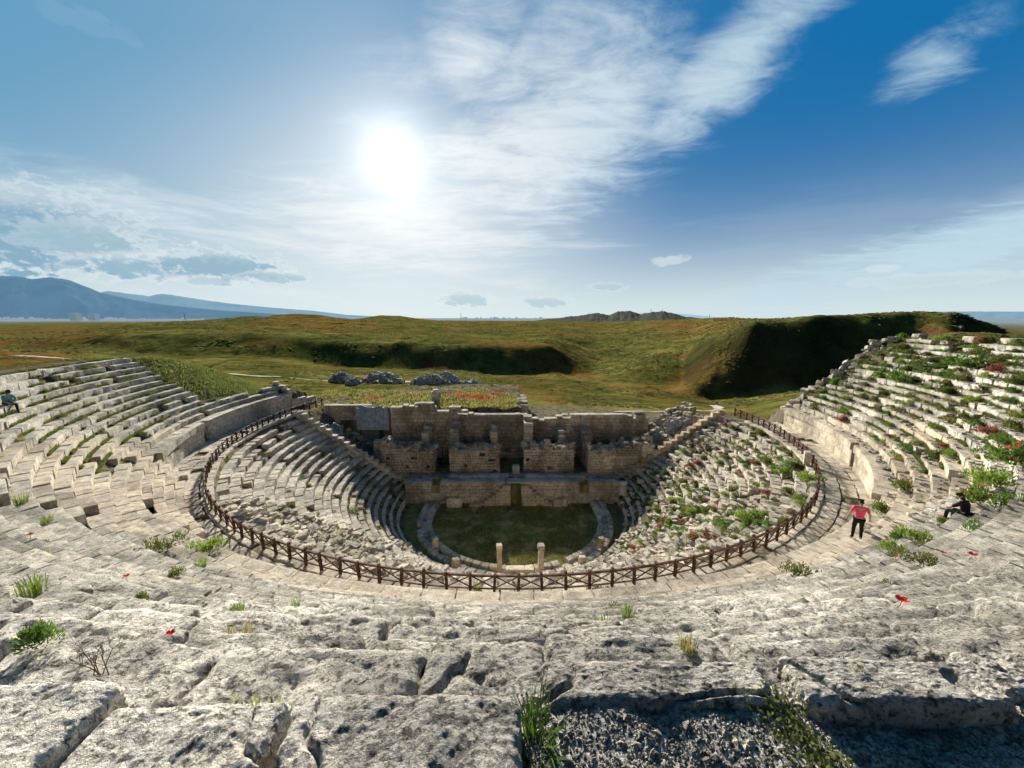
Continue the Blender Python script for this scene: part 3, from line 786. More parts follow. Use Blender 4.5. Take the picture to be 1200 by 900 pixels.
for (x0, x1, tf) in piers:
    bl = course_wall(x0, x1, 43.0, .7, -18.2, tf, ch=.34, lmin=.25, lmax=.75, clean=lambda: random.random()*.5, n=3, amp=.035, gapp=.03)
    bl += course_wall(x0+.3, x1-.2, 43.7, .8, -18.2, lambda x: tf(x)-.05, ch=.36, lmin=.3, lmax=.8, clean=lambda: random.random()*.4, n=3, amp=.05, gapp=.08)
    bl += course_wall(x0+.1, x1-.1, 44.5, .7, -18.2, lambda x: tf(x)+.15*math.sin(x*5), ch=.36, lmin=.3, lmax=.7, clean=lambda: random.random()*.4, n=3, amp=.05, gapp=.08)
    for i in range(60):
        s = random.uniform(.1, .36); x = random.uniform(x0, x1)
        bl.append(dict(c=(x, random.uniform(42.8, 44.8), tf(x)+s*.2), a=random.random()*3, h=(s, s*.8, s*.6), t=(random.gauss(0, .3), random.gauss(0, .3)), n=3, rho=.03, amp=.04, clean=random.random()*.6))
    local(blocks_mesh('rubble_pier', bl, [M['wall']]), SB)
# honey coloured facing on the right pier
bl = course_wall(10.6, 15.6, 42.58, .16, -17.4, lambda x: -15.75, ch=.4, lmin=.6, lmax=1.0, clean=lambda: .9, n=3, amp=.01)
bl += course_wall(15.0, 16.4, 42.75, .7, -17.6, lambda x: -14.2, ch=.42, lmin=.5, lmax=.9, clean=lambda: .9, n=3, amp=.02)
local(blocks_mesh('pier_facing', bl, [M['orange']]), SB)
for (xa, zt, w) in ((-10.6, -13.5, .9), (-7.0, -13.0, 1.1), (-2.2, -13.4, .9), (2.0, -12.4, 1.1), (6.1, -13.5, .9), (9.2, -13.7, 1.0)):
    def tf(y, zt=zt): return zt-max(0, (47.2-y))*.25
    bl = course_wall(45.2, 48.1, xa, w, -18.2, tf, ch=.42, lmin=.5, lmax=1.0, axis='y', clean=lambda: random.random()*.35, n=3, amp=.03)
    local(blocks_mesh('cross_wall', bl, [M['wall']]), SB)
# ruined right corner rising to the bank
bl = []
for i in range(420):
    x = random.uniform(14.5, 23); y = random.uniform(44, 50); s = random.uniform(.15, .5)
    z = -17.0+(x-14.5)*.62+random.uniform(-.3, .3)+(y-46)*.15
    bl.append(dict(c=(x, y, z), a=random.random()*3, h=(s, s*.7, s*.55), t=(random.gauss(0, .25), random.gauss(0, .25)), n=3, rho=.04, amp=.05, clean=random.random()*.6))
tag(blocks_mesh('rubble_slope', bl, [M['wall']]), 'collapsed heap of brown wall blocks between stage and right seat bank', 'rubble', kind='stuff')
bl = []
for i in range(300):
    x = random.uniform(-24, -15.5); y = random.uniform(43.5, 49); s = random.uniform(.12, .4)
    if -19.6 < x < -16.8 and y < 47.5: continue
    z = -18+(-15.5-x)*.62+random.uniform(-.3, .3)
    bl.append(dict(c=(x, y, z), a=random.random()*3, h=(s, s*.7, s*.55), t=(random.gauss(0, .2), random.gauss(0, .2)), n=3, rho=.04, amp=.05, clean=random.random()*.3))
for (a, b, y, tz) in ((-24.5, -18.3, 49.2, -11.3), (-20.4, -19.7, 44.3, -14.6), (-16.7, -15.2, 45.0, -14.6)):
    bl += course_wall(a, b, y, .9, -18, lambda x: tz, clean=lambda: random.random()*.3, n=3, amp=.03)
tag(blocks_mesh('rubble_slope', bl, [M['wall']]), 'collapsed walls and blocks between stage and left seat bank', 'rubble', kind='stuff')
# long grey slabs lying on the stage floor
for (x0, x1, lb) in ((-7.1, -.4, 'long smooth grey stone slab on the stage left of the doorway'), (1.5, 8.2, 'long smooth grey stone slab on the stage right of the doorway')):
    nseg = 3; L = (x1-x0)/nseg
    tag(blocks_mesh('stage_slab', [dict(c=(x0+L*(i+.5), 40.9, -17.75), a=0, h=(L/2-.01, .45, .42), n=5, rho=.1, amp=.012) for i in range(nseg)], [M['greyslab']]), lb, 'stone slab', 'grey slabs on the stage floor')
bl = []
for i in range(230):
    x = random.uniform(-13, 15.5); y = random.uniform(41.5, 42.6); s = random.uniform(.12, .35)
    bl.append(dict(c=(x, y, -18.05), a=random.random()*3, h=(s*1.4, s, s*.5), n=3, rho=.03, amp=.03, clean=random.random()*.4))
tag(blocks_mesh('loose_rubble', bl, [M['wall']]), 'flat broken blocks scattered along the stage floor', 'rubble', kind='stuff')
def rock(name, c, h, lb, cat, mat='lower', a=0, t=(0, 0), n=12, rho=None, clean=.2, group=None, amp=.03):
    return tag(blocks_mesh(name, [dict(c=c, a=a, h=h, t=t, n=n, rho=rho or min(h)*.7, amp=amp, clean=clean)], [M[mat]]), lb, cat, group)
rock('fallen_block', (-6.2, 38.6, -19.65), (.85, .3, .6), 'arched pale block leaning against the left of the stage front', 'stone block', 'lower', rho=.28, clean=.1)
rock('fallen_block', (8.6-3.4, 38.7, -19.7), (.8, .3, .5), 'rounded brown block leaning at the right of the stage front', 'stone block', 'wall', rho=.28)
rock('fallen_block', (-4.0, 38.7, -19.95), (.6, .3, .15), 'low flat stone on the ground below the left stage front', 'stone block', 'wall')
rock('fallen_block', (15.2, 42.0-.6, -17.2), (1.6, .4, .35), 'long pale slab lying right of the stage beside the seats', 'stone block', 'lower')
rock('altar_block', (.45, 42.6, -17.5), (.42, .35, .6), 'upright grey white block standing in the stage doorway', 'stone block', 'greyslab', rho=.05)
mb = MB(); mb.tube([(0, 0, 0), (0, 0, .15), (0, 0, .16), (0, 0, 1.1), (0, 0, 1.12), (0, 0, 1.3)], [.5, .48, .38, .34, .44, .42], 16)
o = mb.build('column_stub', M['lower'], None, True); o.location = (11.9, 38.7, -18.6); tag(o, 'short round pale column stub where the right seats meet the stage', 'column')
# sheeting and steel stair at the left wing
def sheet(x0, x1, y, z0, z1, mat, lb, g):
    V = []; Fc = []; n = 40
    for i in range(n+1):
        x = x0+(x1-x0)*i/n; yy = y+.09*math.sin(i*1.7)+.05*math.sin(i*.6)
        dz = .12*math.sin(i*.4)+(.15 if i % 11 < 6 else 0)
        V += [(x, yy, z0), (x, yy+.05, z1-dz), (x, yy+.12, z1-dz), (x, yy+.12, z0)]
    for i in range(n):
        b = i*4
        for q in range(3): Fc.append([b+q, b+4+q, b+5+q, b+1+q])
    o = mesh_py('protective_sheet', V, Fc, mat, None, True); tag(o, lb, 'sheet', g)
sheet(-20.0, -15.8, 48.0, -14.3, -11.2, M['cloth'], 'tall pale blue grey sheeting screening the left wall end above the steel stair', 'sheets covering the excavation')
sheet(-24.0, -20.2, 44.6, -14.2, -12.5, M['sheetblue'], 'low dark blue sheeting beside the left stepped wall', 'sheets covering the excavation')
sheet(19.0, 22.3, 45.3, -14.4, -12.2, M['cloth'], 'grey sheeting over a dug wall at the top of the right stepped wall', 'sheets covering the excavation')
stair = empty('steel_stair', (-17.9, 44.4, -17.9), label='narrow grey steel stair climbing to the sheeting left of the stage', cat='stair')
mb = MB()
for i in range(13):
    mb.bar((-.75, i*.24, .1+i*.27), (.75, i*.24, .1+i*.27), .2, .05)
mb.build('tread', M['metal'], stair)
for sx in (-1, 1):
    mb = MB(); mb.bar((sx*.8, -.2, 0), (sx*.8, 3.1, 3.5), .07, .2); mb.build('stringer', M['metal'], stair)

# ------------------------------------------------------------------ platform behind the stage
plat = []
def lump_mesh(name, cx, cy, rx, ry, h, z, mat, lb, n, s0, s1, cat='rubble pile', group='heaps of excavated stones', stuff=False):
    bl = []
    for i in range(n):
        a = random.random()*6.283; q = math.sqrt(random.random()); x = q*math.cos(a)*rx; y = q*math.sin(a)*ry
        zz = h*(1-q*q)**.8*random.uniform(.75, 1.05)
        s = random.uniform(s0, s1)
        bl.append(dict(c=(cx+x, cy+y, z+zz-.1), a=random.random()*3, h=(s, s*.8, s*.6), t=(random.gauss(0, .4), random.gauss(0, .4)), n=3, rho=s*.3, amp=.05, clean=0))
    P, Q = cube_grid(10); V = []
    o = blocks_mesh(name, bl, [M[mat]]); tag(o, lb, cat, group); return o
for (px, py, Y, rx, h, lb) in ((398, 441, 84, 2.6, 1.9, 'dark conical stone heap, leftmost behind the stage'), (412, 445, 80, 1.6, 1.1, 'small pale stone heap in front of the leftmost heaps'),
        (445, 440, 86, 4.6, 2.2, 'long low stone heap left of the white block'), (503, 446, 79, 4.0, 2.3, 'largest pale stone heap right behind the white block'),
        (522, 438, 90, 3.4, 2.6, 'dark heap behind the largest pale heap'), (548, 440, 88, 4.5, 2.0, 'long grey stone heap right of the largest heap'), (577, 446, 80, 2.8, 1.9, 'small pale stone heap, rightmost near the terrace wall')):
    x = (px-600)/F*Y*1.0; lump_mesh('stone_heap', x, Y, rx*1.1, rx*.6, h*1.15, gz(x, Y)-.1, 'rubble', lb, int(70+rx*42), .14, .52)
# terrace wall end on the right of the platform
root = empty('terrace_wall', (1.6, 57, -14), label='short rough stone wall ending the grassy terrace behind the stage', cat='wall')
bl = course_wall(52.4, 66, 1.5, 1.6, -16.5, lambda y: -12.3-max(0, (y-56))*.09+.15*math.sin(y*2.3), ch=.3, axis='y', lmin=.25, lmax=.6, clean=lambda: 0, n=3, amp=.09, gapp=.08)
local(blocks_mesh('wall', bl, [M['wall']]), root)
# terrace top: a low raised grassy slab
def terrace():
    nx, ny = 90, 40; V = []; Fc = []
    for j in range(ny+1):
        for i in range(nx+1):
            x = -30+31.2*i/nx; y = 49.6+26*j/ny
            e = min(1, max(0, (y-49.6)/.8)); n1 = f1(x, y, 0, .25); zt = -12.15-(y-52)*.04+n1*.35
            zt = max(zt, gz(x, y)+.03) if y > 60 else zt
            V.append((x, y, zt if j > 0 else -14))
    for j in range(ny):
        for i in range(nx): b = j*(nx+1)+i; Fc.append([b, b+1, b+nx+2, b+nx+1])
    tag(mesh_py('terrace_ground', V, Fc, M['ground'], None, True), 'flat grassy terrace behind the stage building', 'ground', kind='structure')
terrace()
def terr_z(x, y): return -12.15-(y-52)*.04+f1(x, y, 0, .25)*.35
wb = empty('carved_block', (-11.2, 55.5, terr_z(-11.2, 55.5)), label='white carved marble block on a dark base in the grass behind the stage', cat='stone block')
o = blocks_mesh('carved_stone', [dict(c=(0, 0, 1.25), a=.3, h=(.72, .5, .5), n=14, rho=.3, amp=.06), dict(c=(.05, 0, 1.85), a=.3, h=(.42, .4, .22), n=8, rho=.12, amp=.04)], [M['near']]); o.parent = wb
o = blocks_mesh('base', [dict(c=(0, 0, .35), a=.2, h=(.55, .5, .45), n=6, rho=.06, amp=.04)], [M['wall']]); o.parent = wb

# dirt road
def ribbon(name, pts, w, mat, lb):
    V = []; Fc = []; n = len(pts)
    P = [Vector((p[0], p[1], 0)) for p in pts]
    Q = []
    for i in range(n-1):
        for k in range(10): Q.append(P[i].lerp(P[i+1], k/10))
    Q.append(P[-1])
    for i, q in enumerate(Q):
        d = (Q[min(i+1, len(Q)-1)]-Q[max(i-1, 0)]).normalized(); s = Vector((d.y, -d.x, 0))
        for k in range(-2, 3):
            p = q+s*w*k/4; V.append((p.x, p.y, gz(p.x, p.y)+.12))
    for i in range(len(Q)-1):
        for k in range(4): b = i*5+k; Fc.append([b, b+1, b+6, b+5])
    tag(mesh_py(name, V, Fc, mat, None, True), lb, 'road', kind='structure')
M['dirt'] = simple('pale_dirt', (.36, .31, .24), .95, .25, .6)
ribbon('dirt_road', [(-150, 92), (-110, 88), (-75, 84), (-45, 88), (-20, 94), (-2, 98)], 3.0, M['dirt'], 'pale dirt road crossing the grass beyond the theatre')
ribbon('dirt_track', [(18, 66), (30, 68), (42, 76), (48, 90)], 1.6, M['dirt'], 'faint dirt track in the valley right of the theatre')

# ------------------------------------------------------------------ far land
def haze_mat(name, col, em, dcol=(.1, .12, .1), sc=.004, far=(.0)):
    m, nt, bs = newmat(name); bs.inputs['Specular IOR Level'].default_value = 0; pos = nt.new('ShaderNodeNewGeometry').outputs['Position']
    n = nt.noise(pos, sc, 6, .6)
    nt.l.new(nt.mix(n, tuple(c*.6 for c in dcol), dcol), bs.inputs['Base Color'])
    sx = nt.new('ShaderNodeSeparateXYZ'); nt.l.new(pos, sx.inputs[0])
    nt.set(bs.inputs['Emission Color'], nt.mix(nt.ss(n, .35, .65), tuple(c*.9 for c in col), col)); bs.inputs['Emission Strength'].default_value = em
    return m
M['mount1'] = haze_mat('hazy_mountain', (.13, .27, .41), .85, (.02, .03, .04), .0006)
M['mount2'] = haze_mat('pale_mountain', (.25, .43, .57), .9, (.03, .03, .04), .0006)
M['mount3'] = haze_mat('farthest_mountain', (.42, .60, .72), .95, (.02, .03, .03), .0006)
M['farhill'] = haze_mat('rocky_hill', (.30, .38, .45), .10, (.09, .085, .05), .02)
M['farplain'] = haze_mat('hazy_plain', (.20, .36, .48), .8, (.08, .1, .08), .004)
def ridge(name, prof, D, base_py, mat, lb, rough=.01, back=.25, nx=260, ny=14):
    xs = np.linspace(prof[0][0], prof[-1][0], nx); py = np.interp(xs, [p[0] for p in prof], [p[1] for p in prof])
    V = []; Fc = []
    for j in range(ny+1):
        t = j/ny
        for i in range(nx):
            Y = D*(1-.28*(1-t)) if t <= 1 else D
            top = ray(xs[i], py[i]); zt = top.z/top.y*D; b = ray(xs[i], base_py); zb = b.z/b.y*D
            n = f1(xs[i]*.03, t*2.5, 1., 1., 5)
            n2 = f1(xs[i]*.12, t*1.0, 4., 1., 3)
            s = t**1.15; z = zb+(zt-zb)*s+(zt-zb)*(.22*n*math.sin(math.pi*t)+rough*n2*(.3+t))
            V.append(((xs[i]-600)/F*Y, Y, z))
    for i in range(nx): V.append(((xs[i]-600)/F*D*1.05, D*1.05, -100))
    for j in range(ny+1):
        for i in range(nx-1): b = j*nx+i; Fc.append([b, b+1, b+nx+1, b+nx])
    tag(mesh_py(name, V, Fc, mat, None, True), lb, 'mountain' if 'mount' in name else 'hill', kind='structure')
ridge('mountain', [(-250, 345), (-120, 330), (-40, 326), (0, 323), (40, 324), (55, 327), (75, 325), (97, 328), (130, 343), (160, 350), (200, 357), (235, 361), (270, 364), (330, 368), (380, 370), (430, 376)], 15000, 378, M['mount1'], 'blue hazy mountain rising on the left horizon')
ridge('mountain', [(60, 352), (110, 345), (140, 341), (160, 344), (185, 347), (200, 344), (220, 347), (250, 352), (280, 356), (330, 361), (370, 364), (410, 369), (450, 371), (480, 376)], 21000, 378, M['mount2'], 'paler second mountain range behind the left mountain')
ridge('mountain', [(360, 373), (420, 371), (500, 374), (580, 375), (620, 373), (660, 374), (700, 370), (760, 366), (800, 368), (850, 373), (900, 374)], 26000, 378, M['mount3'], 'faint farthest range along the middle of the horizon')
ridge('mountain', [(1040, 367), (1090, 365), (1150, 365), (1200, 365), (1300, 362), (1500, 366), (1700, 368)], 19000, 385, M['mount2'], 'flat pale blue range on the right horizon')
ridge('hills', [(625, 376), (640, 374), (665, 371), (685, 369), (700, 367), (712, 369), (722, 365), (735, 364), (748, 368), (762, 366), (772, 364.5), (786, 367), (800, 371), (830, 374), (850, 377)], 1250, 379, M['farhill'], 'dark eroded rocky hills in the middle of the horizon', rough=.10, nx=320, ny=30)
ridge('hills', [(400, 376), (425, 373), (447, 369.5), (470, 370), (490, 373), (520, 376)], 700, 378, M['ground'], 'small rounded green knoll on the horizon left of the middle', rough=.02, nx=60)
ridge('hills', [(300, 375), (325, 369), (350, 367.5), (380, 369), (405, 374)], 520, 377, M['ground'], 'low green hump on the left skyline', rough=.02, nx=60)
# hazy plain on the right
V = [(1600, 1700, -118), (9000, 2500, -118), (16000, 14000, -120), (6000, 14000, -120)]
# tiny town
def far_building(px, w_px, h_px, Y, lb, grp=None, col='fb'):
    b = ray(px, 374.2); z0 = b.z/b.y*Y; w = w_px/F*Y; h = h_px/F*Y
    root = empty('tower_block' if h_px > 4 else 'distant_building', ((px-600)/F*Y, Y, z0-h*.1), label=lb, cat='building', group=grp)
    mb = MB(); mb.bar((0, 0, -5), (0, 0, h), w, w*.7); mb.build('wall', M[col], root)
    if h_px > 4:
        mb = MB(); mb.bar((0, 0, h), (0, 0, h*1.08), w*.5, w*.4); mb.build('roof_box', M[col], root)
        for q in range(5):
            mb = MB(); mb.bar((-w*.42, -w*.352, h*(.15+.17*q)), (w*.42, -w*.352, h*(.15+.17*q)), .5, h*.05); mb.build('window_band', M['fbw'], root)
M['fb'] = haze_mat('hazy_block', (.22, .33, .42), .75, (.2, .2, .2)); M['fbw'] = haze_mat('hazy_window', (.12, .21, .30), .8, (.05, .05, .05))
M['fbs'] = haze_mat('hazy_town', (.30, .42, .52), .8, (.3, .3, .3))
far_building(96, 8.5, 7.5, 3600, 'left and darker of two distant tower blocks below the mountain', 'pair of distant tower blocks')
far_building(117.5, 8, 7, 3600, 'right of two distant tower blocks below the mountain', 'pair of distant tower blocks')
far_building(253, 11, 3, 1500, 'flat dark building on the skyline of the left hill')
for i in range(70):
    px = random.choice([random.uniform(0, 60), random.uniform(60, 330), random.uniform(540, 640)])
    far_building(px, random.uniform(1.2, 3.4), random.uniform(1.2, 3.2), random.uniform(4200, 6500), 'tiny hazy building of the far town on the horizon', 'far town buildings', 'fbs')
for (px, h, Y, lb) in ((222, 7.5, 1400, 'thin lattice mast on the left hill skyline'), (541, 7, 1400, 'thin lattice mast standing alone in the middle of the horizon'), (760, 5, 1290, 'small mast on the rocky hills, left one'), (773, 5, 1290, 'small mast on the rocky hills, right one'), (828, 6, 1290, 'mast right of the rocky hills')):
    b = ray(px, 375); z0 = b.z/b.y*Y; hh = (h+1)/F*Y; x = (px-600)/F*Y
    if 'rocky hills,' in lb: z0 += 7/F*Y
    root = empty('mast', (x, Y, z0), label=lb, cat='mast', group='masts along the horizon'); mb = MB(); w = .9
    for sx in (-1, 1): mb.bar((sx*w, 0, 0), (0, 0, hh), .5)
    mb.build('frame', M['metal'], root)
    mb = MB(); mb.bar((-2.2, 0, hh*.8), (2.2, 0, hh*.8), .4); mb.bar((-1.6, 0, hh*.62), (1.6, 0, hh*.62), .4); mb.build('cross_arm', M['metal'], root)

# ------------------------------------------------------------------ fence
FN = empty('wooden_fence', (0, YC, ZW), label='long curved reddish brown wooden fence with crossed braces along the walkway', cat='fence')
a0, a1 = -109.0, 97.0; NP = 95; rF = 24.42
th = [R(a0+(a1-a0)*i/(NP-1)) for i in range(NP)]
mb = MB(); mb.bar((0, 0, -.1), (0, 0, .80), .10); pm = mb.build('post', M['wood'], FN); pm.location = pol(th[0], rF)-Vector((0, YC, 0))
pm.rotation_euler = (0, 0, th[0])
for i in range(1, NP):
    c = pm.copy(); COL.objects.link(c); c.parent = FN; c.location = pol(th[i], rF+random.gauss(0, .02))-Vector((0, YC, 0)); c.rotation_euler = (random.gauss(0, .035), random.gauss(0, .035), th[i]+random.gauss(0, .08)); c.scale = (1, 1, random.uniform(.95, 1.06))
top = MB(); bot = MB()
for i in range(NP-1):
    p = pol(th[i], rF)-Vector((0, YC, 0)); q = pol(th[i+1], rF)-Vector((0, YC, 0)); e = (q-p)*.02
    top.bar(p-e+Vector((0, 0, .68)), q+e+Vector((0, 0, .68+random.gauss(0, .005))), .07, .08); bot.bar(p-e+Vector((0, 0, .13)), q+e+Vector((0, 0, .13)), .045, .05)
    x = MB(); x.bar(p+Vector((0, 0, .15)), q+Vector((0, 0, .65)), .04, .04)
    o_ = (p*-1).normalized()*.03; x.bar(p+Vector((0, 0, .65))+o_, q+Vector((0, 0, .15))+o_, .04, .04); x.build('cross_brace', M['wood'], FN)
top.build('top_rail', M['wood'], FN); bot.build('bottom_rail', M['wood'], FN)
o = rock('white_block', tuple(pol(R(62), 24.1, -10.0)), (.22, .2, .5), 'small white block standing against the right bend of the fence', 'stone block', 'near', a=1, rho=.05)

# ------------------------------------------------------------------ gravel under the viewer
def bedz(x, y):
    return -1.905-.09*sstep(x, 1.3, 1.6)+fbm(np.stack([x, y, 0*x], -1), 2.5, 3)*.05
def pebbles():
    P, Q = cube_grid(1); n = 26000; V = []; N = 0
    P = np.array([(0, 0, 1), (1, 0, 0), (0, 1, 0), (-1, 0, 0), (0, -1, 0), (0, 0, -1)], float)*1.
    T = np.array([(0, 1, 2), (0, 2, 3), (0, 3, 4), (0, 4, 1), (5, 2, 1), (5, 3, 2), (5, 4, 3), (5, 1, 4)])
    x = RNG.uniform(.05, 4.2, n); y = RNG.uniform(.35, 1.70, n)
    s = RNG.uniform(.004, .010, n)*(1+1.8*(RNG.random(n) < .06)); z = bedz(x, y)+.006
    jit = RNG.normal(0, .18, (n, 6, 3))
    W = (P[None]+jit)*s[:, None, None]*np.array([1.2, 1, .7]); a = RNG.uniform(0, 6.28, n)
    X = W[..., 0]*np.cos(a)[:, None]-W[..., 1]*np.sin(a)[:, None]; Y2 = W[..., 0]*np.sin(a)[:, None]+W[..., 1]*np.cos(a)[:, None]
    W = np.stack([X, Y2, W[..., 2]], -1)+np.stack([x, y, z], -1)[:, None]
    rn = np.repeat(RNG.random(n), 6)
    o = mesh_np('gravel', W.reshape(-1, 3), (T[None]+(np.arange(n)*6)[:, None, None]).reshape(-1, 3), M['near'], None, False, {'rnd': rn*2-.5, 'clean': rn*0+.1})
    tag(o, 'coarse grey and white gravel behind the broken top row', 'gravel', kind='stuff')
    nx, ny = 160, 70
    X, Y = np.meshgrid(np.linspace(-.2, 4.4, nx), np.linspace(.2, 1.74, ny)); Z = bedz(X.ravel(), Y.ravel())+fbm(np.stack([X.ravel(), Y.ravel(), 0*X.ravel()], -1), 40, 2)*.008
    i = np.arange(ny-1)[:, None]*nx+np.arange(nx-1)[None]; Qd = np.stack([i, i+1, i+nx+1, i+nx], -1).reshape(-1, 4)
    o = mesh_np('gravel_bed', np.stack([X.ravel(), Y.ravel(), Z], -1), Qd, M['gravel'], None, True)
    tag(o, 'grey gritty earth under the gravel behind the top row', 'ground', kind='structure')
M['gravel'] = simple('gritty_earth', (.34, .31, .27), .95, .6, 45., .6)
pebbles()

# ------------------------------------------------------------------ plants
def leaf(V, Fc, MI, p, d, L, W, m):
    d = d.normalized(); s = d.cross(Vector((random.gauss(0, 1), random.gauss(0, 1), random.gauss(0, 1)))).normalized()*W/2; b = len(V)
    V += [p-s*.3, p+d*L*.5-s, p+d*L, p+d*L*.5+s]; Fc.append([b, b+1, b+2, b+3]); MI.append(m)
def bush_mesh(n, w, h, L, fl, seed):
    random.seed(seed); V = []; Fc = []; MI = []; FV = []; FF = []; FM = []
    lobes = [(random.gauss(0, w*.25), random.gauss(0, w*.25), random.uniform(.5, 1)) for _ in range(4)]
    for i in range(n):
        lx, ly, lh = random.choice(lobes)
        a = random.random()*6.283; el = math.asin(random.random()**.8); q = random.uniform(.45, 1)
        d = Vector((math.cos(a)*math.cos(el), math.sin(a)*math.cos(el), math.sin(el)))
        p = Vector((lx+d.x*w*.34*q, ly+d.y*w*.34*q, .02+d.z*h*lh*q))
        leaf(V, Fc, MI, p, d+Vector((random.gauss(0, .5), random.gauss(0, .5), .5)), L*random.uniform(.6, 1.3), L*.35, 0)
    for i in range(fl):
        lx, ly, lh = random.choice(lobes); a = random.random()*6.283; el = random.uniform(.3, 1.5)
        d = Vector((math.cos(a)*math.cos(el), math.sin(a)*math.cos(el), math.sin(el))); p = Vector((lx+d.x*w*.36, ly+d.y*w*.36, d.z*h*lh*1.08+.03))
        for k in range(4):
            t = k*1.57+a; leaf(FV, FF, FM, p, Vector((math.cos(t), math.sin(t), .35)), .028+.012*random.random(), .034, 0)
    return V, Fc, MI, FV, FF, FM
def blades_mesh(n, w, h, seed, wd=.012):
    random.seed(seed); V = []; Fc = []; MI = []
    for i in range(n):
        a = random.random()*6.283; q = math.sqrt(random.random())*w*.4; x, y = q*math.cos(a), q*math.sin(a)
        lean = random.uniform(.1, .7); hh = h*random.uniform(.5, 1.1); t = a+random.gauss(0, .6); dx, dy = math.cos(t)*lean*hh, math.sin(t)*lean*hh
        sx, sy = -math.sin(t)*wd/2, math.cos(t)*wd/2; b = len(V)
        V += [Vector((x-sx, y-sy, 0)), Vector((x+sx, y+sy, 0)), Vector((x+dx*.4+sx, y+dy*.4+sy, hh*.65)), Vector((x+dx*.4-sx, y+dy*.4-sy, hh*.65)), Vector((x+dx, y+dy, hh*.95))]
        Fc += [[b, b+1, b+2, b+3], [b+3, b+2, b+4]]; MI += [0, 0]
    return V, Fc, MI
PROTO = {}
def proto(kind, i):
    key = (kind, i)
    if key in PROTO: return PROTO[key]
    st = random.getstate()
    if kind in ('round', 'bright', 'olive', 'dry', 'red'):
        mt = {'round': 'leaf_green', 'bright': 'leaf_bright', 'olive': 'leaf_olive', 'dry': 'leaf_dry', 'red': 'leaf_green'}[kind]
        V, Fc, MI, FV, FF, FM = bush_mesh(620, .6, .32, .075, 22 if kind == 'red' else 0, 100+i*7+len(kind))
        me = bpy.data.meshes.new('foliage'); me.from_pydata([tuple(v) for v in V], [], Fc); me.materials.append(M[mt])
        fm = None
        if FF: fm = bpy.data.meshes.new('flowers'); fm.from_pydata([tuple(v) for v in FV], [], FF); fm.materials.append(M['poppy'])
    else:
        V, Fc, MI = blades_mesh({'grass': 90, 'strawgrass': 80}[kind], .4, .28, 300+i); me = bpy.data.meshes.new('foliage'); me.from_pydata([tuple(v) for v in V], [], Fc)
        me.materials.append(M['leaf_bright' if kind == 'grass' else 'straw']); fm = None
    random.setstate(st); PROTO[key] = (me, fm); return PROTO[key]
NAMES = dict(round='green_shrub', bright='green_shrub', olive='green_shrub', dry='dry_plant', red='poppy_plant', grass='grass_tuft', strawgrass='grass_tuft')
def plant(kind, loc, s, label, group, cat=None, sz=None):
    me, fm = proto(kind, random.randrange(3)); nm = NAMES[kind]
    if fm:
        r = empty(nm, loc, random.random()*6.28); o = bpy.data.objects.new('foliage', me); COL.objects.link(o); o.parent = r
        f = bpy.data.objects.new('flowers', fm); COL.objects.link(f); f.parent = r
    else:
        r = bpy.data.objects.new(nm, me); COL.objects.link(r); r.location = loc; r.rotation_euler = (0, 0, random.random()*6.28)
    r.scale = (s, s, s*(sz or random.uniform(.8, 1.2)))
    tag(r, label, cat or nm.replace('_', ' '), group); return r
KL = dict(round='leafy green shrub', bright='bright yellow green shrub', olive='olive green shrub', dry='dry reddish brown plant', red='green plant with red poppies', grass='fresh green grass tuft', strawgrass='yellowing grass tuft')
POOL = []
def scatter(n, dr, kr, upper, kinds, smin, smax, where, dens=None):
    c = 0; tries = 0
    while c < n and tries < n*30:
        tries += 1
        d = random.uniform(*dr); k = random.randint(*kr)
        if dens and random.random() > dens(d, k): continue
        if upper: r = UR0+UT*(k+random.uniform(.55, .95)); z = UZ0+URISE*k
        else: r = LR0+LT*(k+random.uniform(.3, .95)); z = LZ0+LRISE*k
        p = pol(R(d), r, z-.03)
        kd = random.choice(kinds); s = random.uniform(smin, smax)
        if upper and k > 14 and p.y < 12: s *= .6
        POOL.append((s/p.length, kd, p, s, '%s growing %s' % (KL[kd], where), '%ss %s' % (KL[kd], where))); c += 1
scatter(290, (46, 88), (1, 17), True, ['round', 'olive', 'olive', 'round', 'bright', 'round', 'olive', 'strawgrass', 'red', 'dry'], .6, 1.7, 'between the stone rows of the upper right bank', lambda d, k: .35+.65*(k/17))
scatter(24, (66, 84), (9, 15), True, ['round', 'olive'], 1.3, 2.1, 'between the stone rows of the upper right bank')
scatter(200, (34, 96), (3, 19), False, ['round', 'olive', 'bright', 'red', 'dry', 'olive', 'round'], .6, 1.6, 'among the fallen blocks of the lower right bank', lambda d, k: .3+.7*(k/19))
scatter(30, (5, 50), (8, 19), False, ['olive', 'bright', 'red', 'round', 'dry'], .5, 1.2, 'among the rubble in front of the near fence')
scatter(34, (-100, -40), (2, 18), False, ['olive', 'dry', 'red', 'round', 'strawgrass'], .4, .9, 'on the lower left seat rows')
scatter(60, (-88, -50), (1, 13), True, ['olive', 'strawgrass', 'round', 'olive'], .45, 1.0, 'along the upper left seat rows', lambda d, k: .4+.6*k/13)
scatter(34, (-50, 0), (6, 16), True, ['grass', 'strawgrass', 'olive'], .3, .8, 'in cracks of the near left rows')
scatter(40, (2, 45), (6, 16), True, ['grass', 'strawgrass', 'olive', 'red'], .35, .9, 'in cracks of the near right rows')
